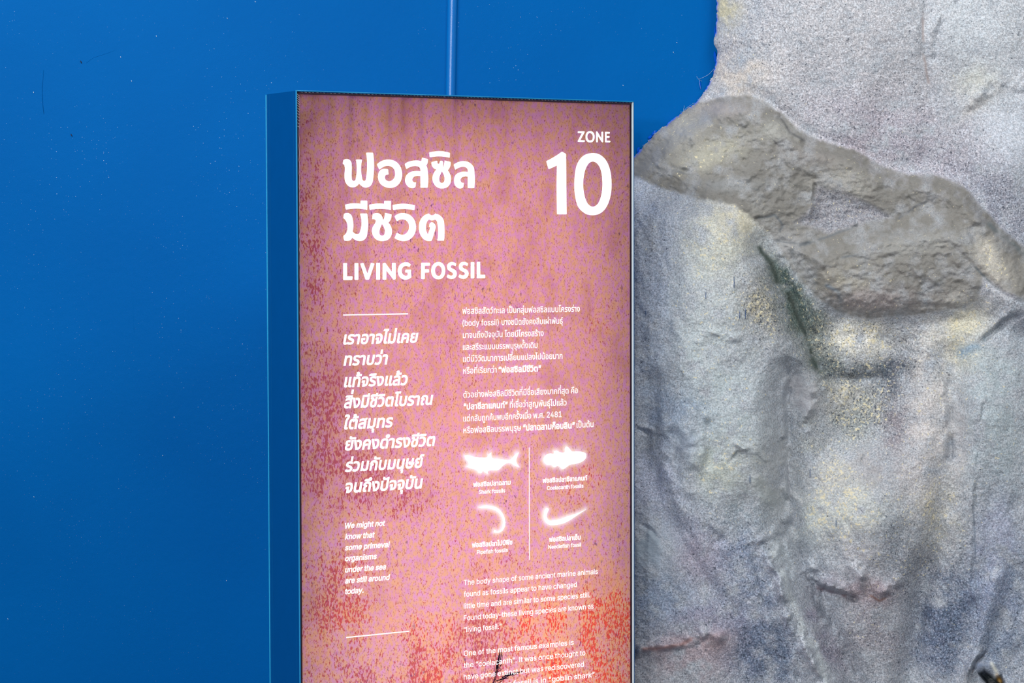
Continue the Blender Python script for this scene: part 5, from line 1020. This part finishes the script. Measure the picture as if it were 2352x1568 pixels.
def text_line(text, style, u0, v0, u1, h, parent, name):
    thai = style[0] == 'T'
    d = {'T': 0.0065, 'TB': 0.022, 'TI': 0.021, 'E': 0.006, 'EM': 0.016, 'EI': 0.022}[style]
    cap = 0.387 if thai else 0.509
    ky = h / 1e4 / cap; shear = 0.2 if style.endswith('I') else 0.0
    V, Fc = [], []
    for ch, gx, gy in compose(text, d):
        latin = ord(ch) < 0xE00 or ch in '“”'
        k2 = 1.0 if (thai and not latin) or not thai else 0.93
        vs, fs = glyph_fill(ch, d); n0 = len(V)
        V += [(gx + p[0], (p[1] + gy) * k2) for p in vs]; Fc += [tuple(i + n0 for i in t) for t in fs]
    A = np.array(V); used = np.unique(np.array(Fc).ravel())
    A[:, 0] += A[:, 1] * shear
    lo, hi = A[used, 0].min(), A[used, 0].max()
    kx = (u1 - u0) / 1e4 / (hi - lo)
    P = [uvp(u0 / 1e4 + (a_ - lo) * kx, v0 / 1e4 - b_ * ky) for a_, b_ in A]
    # drop unused points
    remap = {int(i): n for n, i in enumerate(used)}
    o = mesh_obj(name, [P[i] for i in used], [tuple(remap[int(i)] for i in t) for t in Fc], M_WHITE, parent)
    return o

def smooth_contour(s_):
    """points 'u,v' with c = sharp corner, r = slightly rounded corner; the rest flow"""
    P = []
    for t in s_.split():
        fl_ = ''
        if t[-1] in 'cr': fl_, t = t[-1], t[:-1]
        a_, b_ = t.split(','); P.append((float(a_) / 1e4, float(b_) / 1e4, fl_))
    n = len(P); pts = []
    for i in range(n):
        x, y, fl_ = P[i]
        if fl_ == 'r':
            for j in (-1, 1):
                q = P[(i + j) % n]; L = math.hypot(q[0] - x, q[1] - y); k = min(0.0009, L * 0.3) / L
                pts.append((x + (q[0] - x) * k, y + (q[1] - y) * k, 'c'))
        else: pts.append(P[i])
    n = len(pts); out = []
    for i in range(n):
        p0, p1, p2, p3 = pts[i - 1], pts[i], pts[(i + 1) % n], pts[(i + 2) % n]
        out.append((p1[0], p1[1]))
        if p1[2] == 'c' and p2[2] == 'c': continue
        L = math.hypot(p2[0] - p1[0], p2[1] - p1[1])
        def tan(pa, pb, pc):
            la = math.hypot(pb[0] - pa[0], pb[1] - pa[1]) + 1e-9; lc = math.hypot(pc[0] - pb[0], pc[1] - pb[1]) + 1e-9
            ta = ((pb[0] - pa[0]) / la, (pb[1] - pa[1]) / la); tc_ = ((pc[0] - pb[0]) / lc, (pc[1] - pb[1]) / lc)
            m_ = (ta[0] * lc + tc_[0] * la, ta[1] * lc + tc_[1] * la); lm = math.hypot(*m_) + 1e-9
            return (m_[0] / lm * L, m_[1] / lm * L)
        t1 = tan(p0, p1, p2) if p1[2] != 'c' else None
        t2 = tan(p1, p2, p3) if p2[2] != 'c' else None
        ch_ = (p2[0] - p1[0], p2[1] - p1[1])
        def refl(t): 
            k = 2 * (t[0] * ch_[0] + t[1] * ch_[1]) / (L * L); return (k * ch_[0] - t[0], k * ch_[1] - t[1])
        if t1 is None: t1 = refl(t2)
        if t2 is None: t2 = refl(t1)
        for j in range(1, 6):
            s = j / 6; h00 = 2 * s**3 - 3 * s * s + 1; h10 = s**3 - 2 * s * s + s; h01 = -2 * s**3 + 3 * s * s; h11 = s**3 - s * s
            out.append((h00 * p1[0] + h10 * t1[0] + h01 * p2[0] + h11 * t2[0], h00 * p1[1] + h10 * t1[1] + h01 * p2[1] + h11 * t2[1]))
    return out

ART_C = {k: [[smooth_contour(c_) for c_ in g_.split('|')] for g_ in gs] for k, gs in ART.items()}

# stretched fabric graphic: soft gathers at the top edge
def build_fabric():
    us = np.linspace(0.0070, SW - 0.0040, 280)
    vs = np.concatenate([np.arange(0.0055, 0.20, 0.003), np.arange(0.20, 0.66, 0.008), np.arange(0.66, 0.93, 0.0025), np.arange(0.93, SH - base_z - 0.01, 0.012)])
    U, Vv = np.meshgrid(us, vs)
    x = U / SW
    w = (np.sin(U * 96 + 1.2) * 0.6 + np.sin(U * 61) + 0.7 * np.sin(U * 173 + 0.4)) * np.exp(-((x - 0.36) / 0.26) ** 2) * np.exp(-Vv / 0.085)
    w += 0.7 * np.sin(Vv * 75 + 2 * np.sin(Vv * 31)) * np.exp(-U / 0.022)
    dep = np.maximum(REC + 0.0008, REC + 0.0022 + 0.0050 * w)
    P = np.stack([U, dep, SH - Vv], -1).reshape(-1, 3)
    nu, nv = len(us), len(vs)
    Fc = [(j * nu + i, (j + 1) * nu + i, (j + 1) * nu + i + 1, j * nu + i + 1) for j in range(nv - 1) for i in range(nu - 1)]
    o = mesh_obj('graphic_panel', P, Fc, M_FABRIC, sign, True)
    halo = np.zeros(U.shape)
    for k in ('shark_silhouette', 'coelacanth_silhouette', 'pipefish_silhouette', 'needlefish_silhouette'):
        c_ = ART_C[k][0][0]
        bx = [p[0] for p in c_]; by = [p[1] for p in c_]
        m_ = (U > min(bx) - .03) & (U < max(bx) + .03) & (Vv > min(by) - .03) & (Vv < max(by) + .03)
        d = seg_dist(U[m_], Vv[m_], c_[::3], True)
        halo[m_] = np.maximum(halo[m_], 0.75 * np.exp(-(d / 0.0042) ** 1.3))
    G = lambda cu, cv, ru, rv, a_: a_ * np.exp(-((U - cu) / ru) ** 2 - ((Vv - cv) / rv) ** 2)
    n_ = 1 + 1.4 * fbm(U * 30, Vv * 22, 3, 0.6)
    dusk = np.clip((G(.02, .12, .05, .12, .5) + G(.04, .32, .05, .12, .8) + G(.05, .58, .08, .12, 1.0) + G(.12, .68, .10, .05, .8) + G(.05, .86, .07, .10, .6) + G(.22, .73, .06, .04, .6) + G(.16, 1.02, .12, .05, .7) + G(.40, .86, .05, .05, .5) + G(.37, 1.0, .05, .07, .9) + G(.12, 1.10, .14, .05, .6) + G(.36, 1.12, .06, .10, .8) + G(.33, .45, .05, .05, .3)) * n_, 0, 1)
    rd = np.clip((G(.60, 1.08, .10, .08, 1.1) + G(.66, .96, .06, .05, .8) + G(.28, 1.05, .07, .06, .6) + G(.36, 1.22, .14, .07, .9) + G(.50, .96, .12, .06, .8) + G(.18, 1.18, .12, .06, .8) + G(.60, .70, .05, .05, .45) + G(.63, .44, .03, .06, .4) + G(.08, .92, .06, .05, .6) + G(.10, .84, .05, .03, .4) + G(.25, .95, .08, .04, .35) + G(.55, 1.2, .2, .08, .7) + G(.35, 1.24, .5, .12, .65)) * n_, 0, 1)
    at_ = o.data.attributes.new('dusk', 'FLOAT_COLOR', 'POINT')
    at_.data.foreach_set('color', np.stack([dusk, halo, rd, np.ones(U.shape)], -1).ravel())
    return o
panel = build_fabric(); panel['label'] = 'backlit printed fabric with red and pink mottling'

names = {'thai_title_upper': ('thai_title', 'large white Thai title, first line'), 'thai_title_lower': ('thai_title', 'large white Thai title, second line'), 'english_title': ('english_title', 'white capitals LIVING FOSSIL'),
         'zone_lettering': ('zone_lettering', 'white capitals ZONE'), 'zone_number': ('zone_number', 'large white number 10'), 'shark_silhouette': ('fish_silhouette', 'white shark outline'), 'coelacanth_silhouette': ('fish_silhouette', 'white coelacanth outline'),
         'pipefish_silhouette': ('fish_silhouette', 'white curved pipefish outline'), 'needlefish_silhouette': ('fish_silhouette', 'white curved needlefish outline'), 'divider_line': ('divider_line', None), 'printed_crack': ('printed_crack', 'dark crack shape in the print')}
for k, gs in ART_C.items():
    nm, lb = names[k]
    groups = [gs] if k != 'divider_line' else [[g_] for g_ in gs]
    for G_ in groups:
        V, Fc = [], []
        for cs in G_:
            vs, fs = fill(cs, True); n0 = len(V)
            V += [uvp(p[0], p[1], 0.00025 if k == 'printed_crack' else 0.0005) for p in vs]; Fc += [tuple(i + n0 for i in t) for t in fs]
        o = mesh_obj(nm, V, Fc, M_INK if k == 'printed_crack' else M_WHITE, panel)
        if lb: o['label'] = lb
for text, style, u0, v0, u1, h in TEXT:
    text_line(text, style, u0, v0, u1, h, panel, 'caption_lettering' if h < 85 else 'text_line')

# lamps inside the box, behind the fabric
def inner_light(name, u0, u1, v0, v1, power):
    ld = bpy.data.lights.new(name, 'AREA'); ld.shape = 'RECTANGLE'; ld.size = u1 - u0; ld.size_y = v1 - v0; ld.energy = power; ld.color = (1.0, 0.99, 1.0)
    o = bpy.data.objects.new(name, ld); col.objects.link(o); o.parent = sign
    o.location = ((u0 + u1) / 2, SD - 0.012, SH - (v0 + v1) / 2); o.rotation_euler = (math.radians(90), 0, 0)
    return o
inner_light('led_panel', 0.05, 0.65, 0.07, 1.70, 2.8)
inner_light('led_panel', 0.03, 0.67, 0.28, 1.70, 1.7)
inner_light('led_panel', 0.03, 0.67, 0.60, 1.70, 4.6)
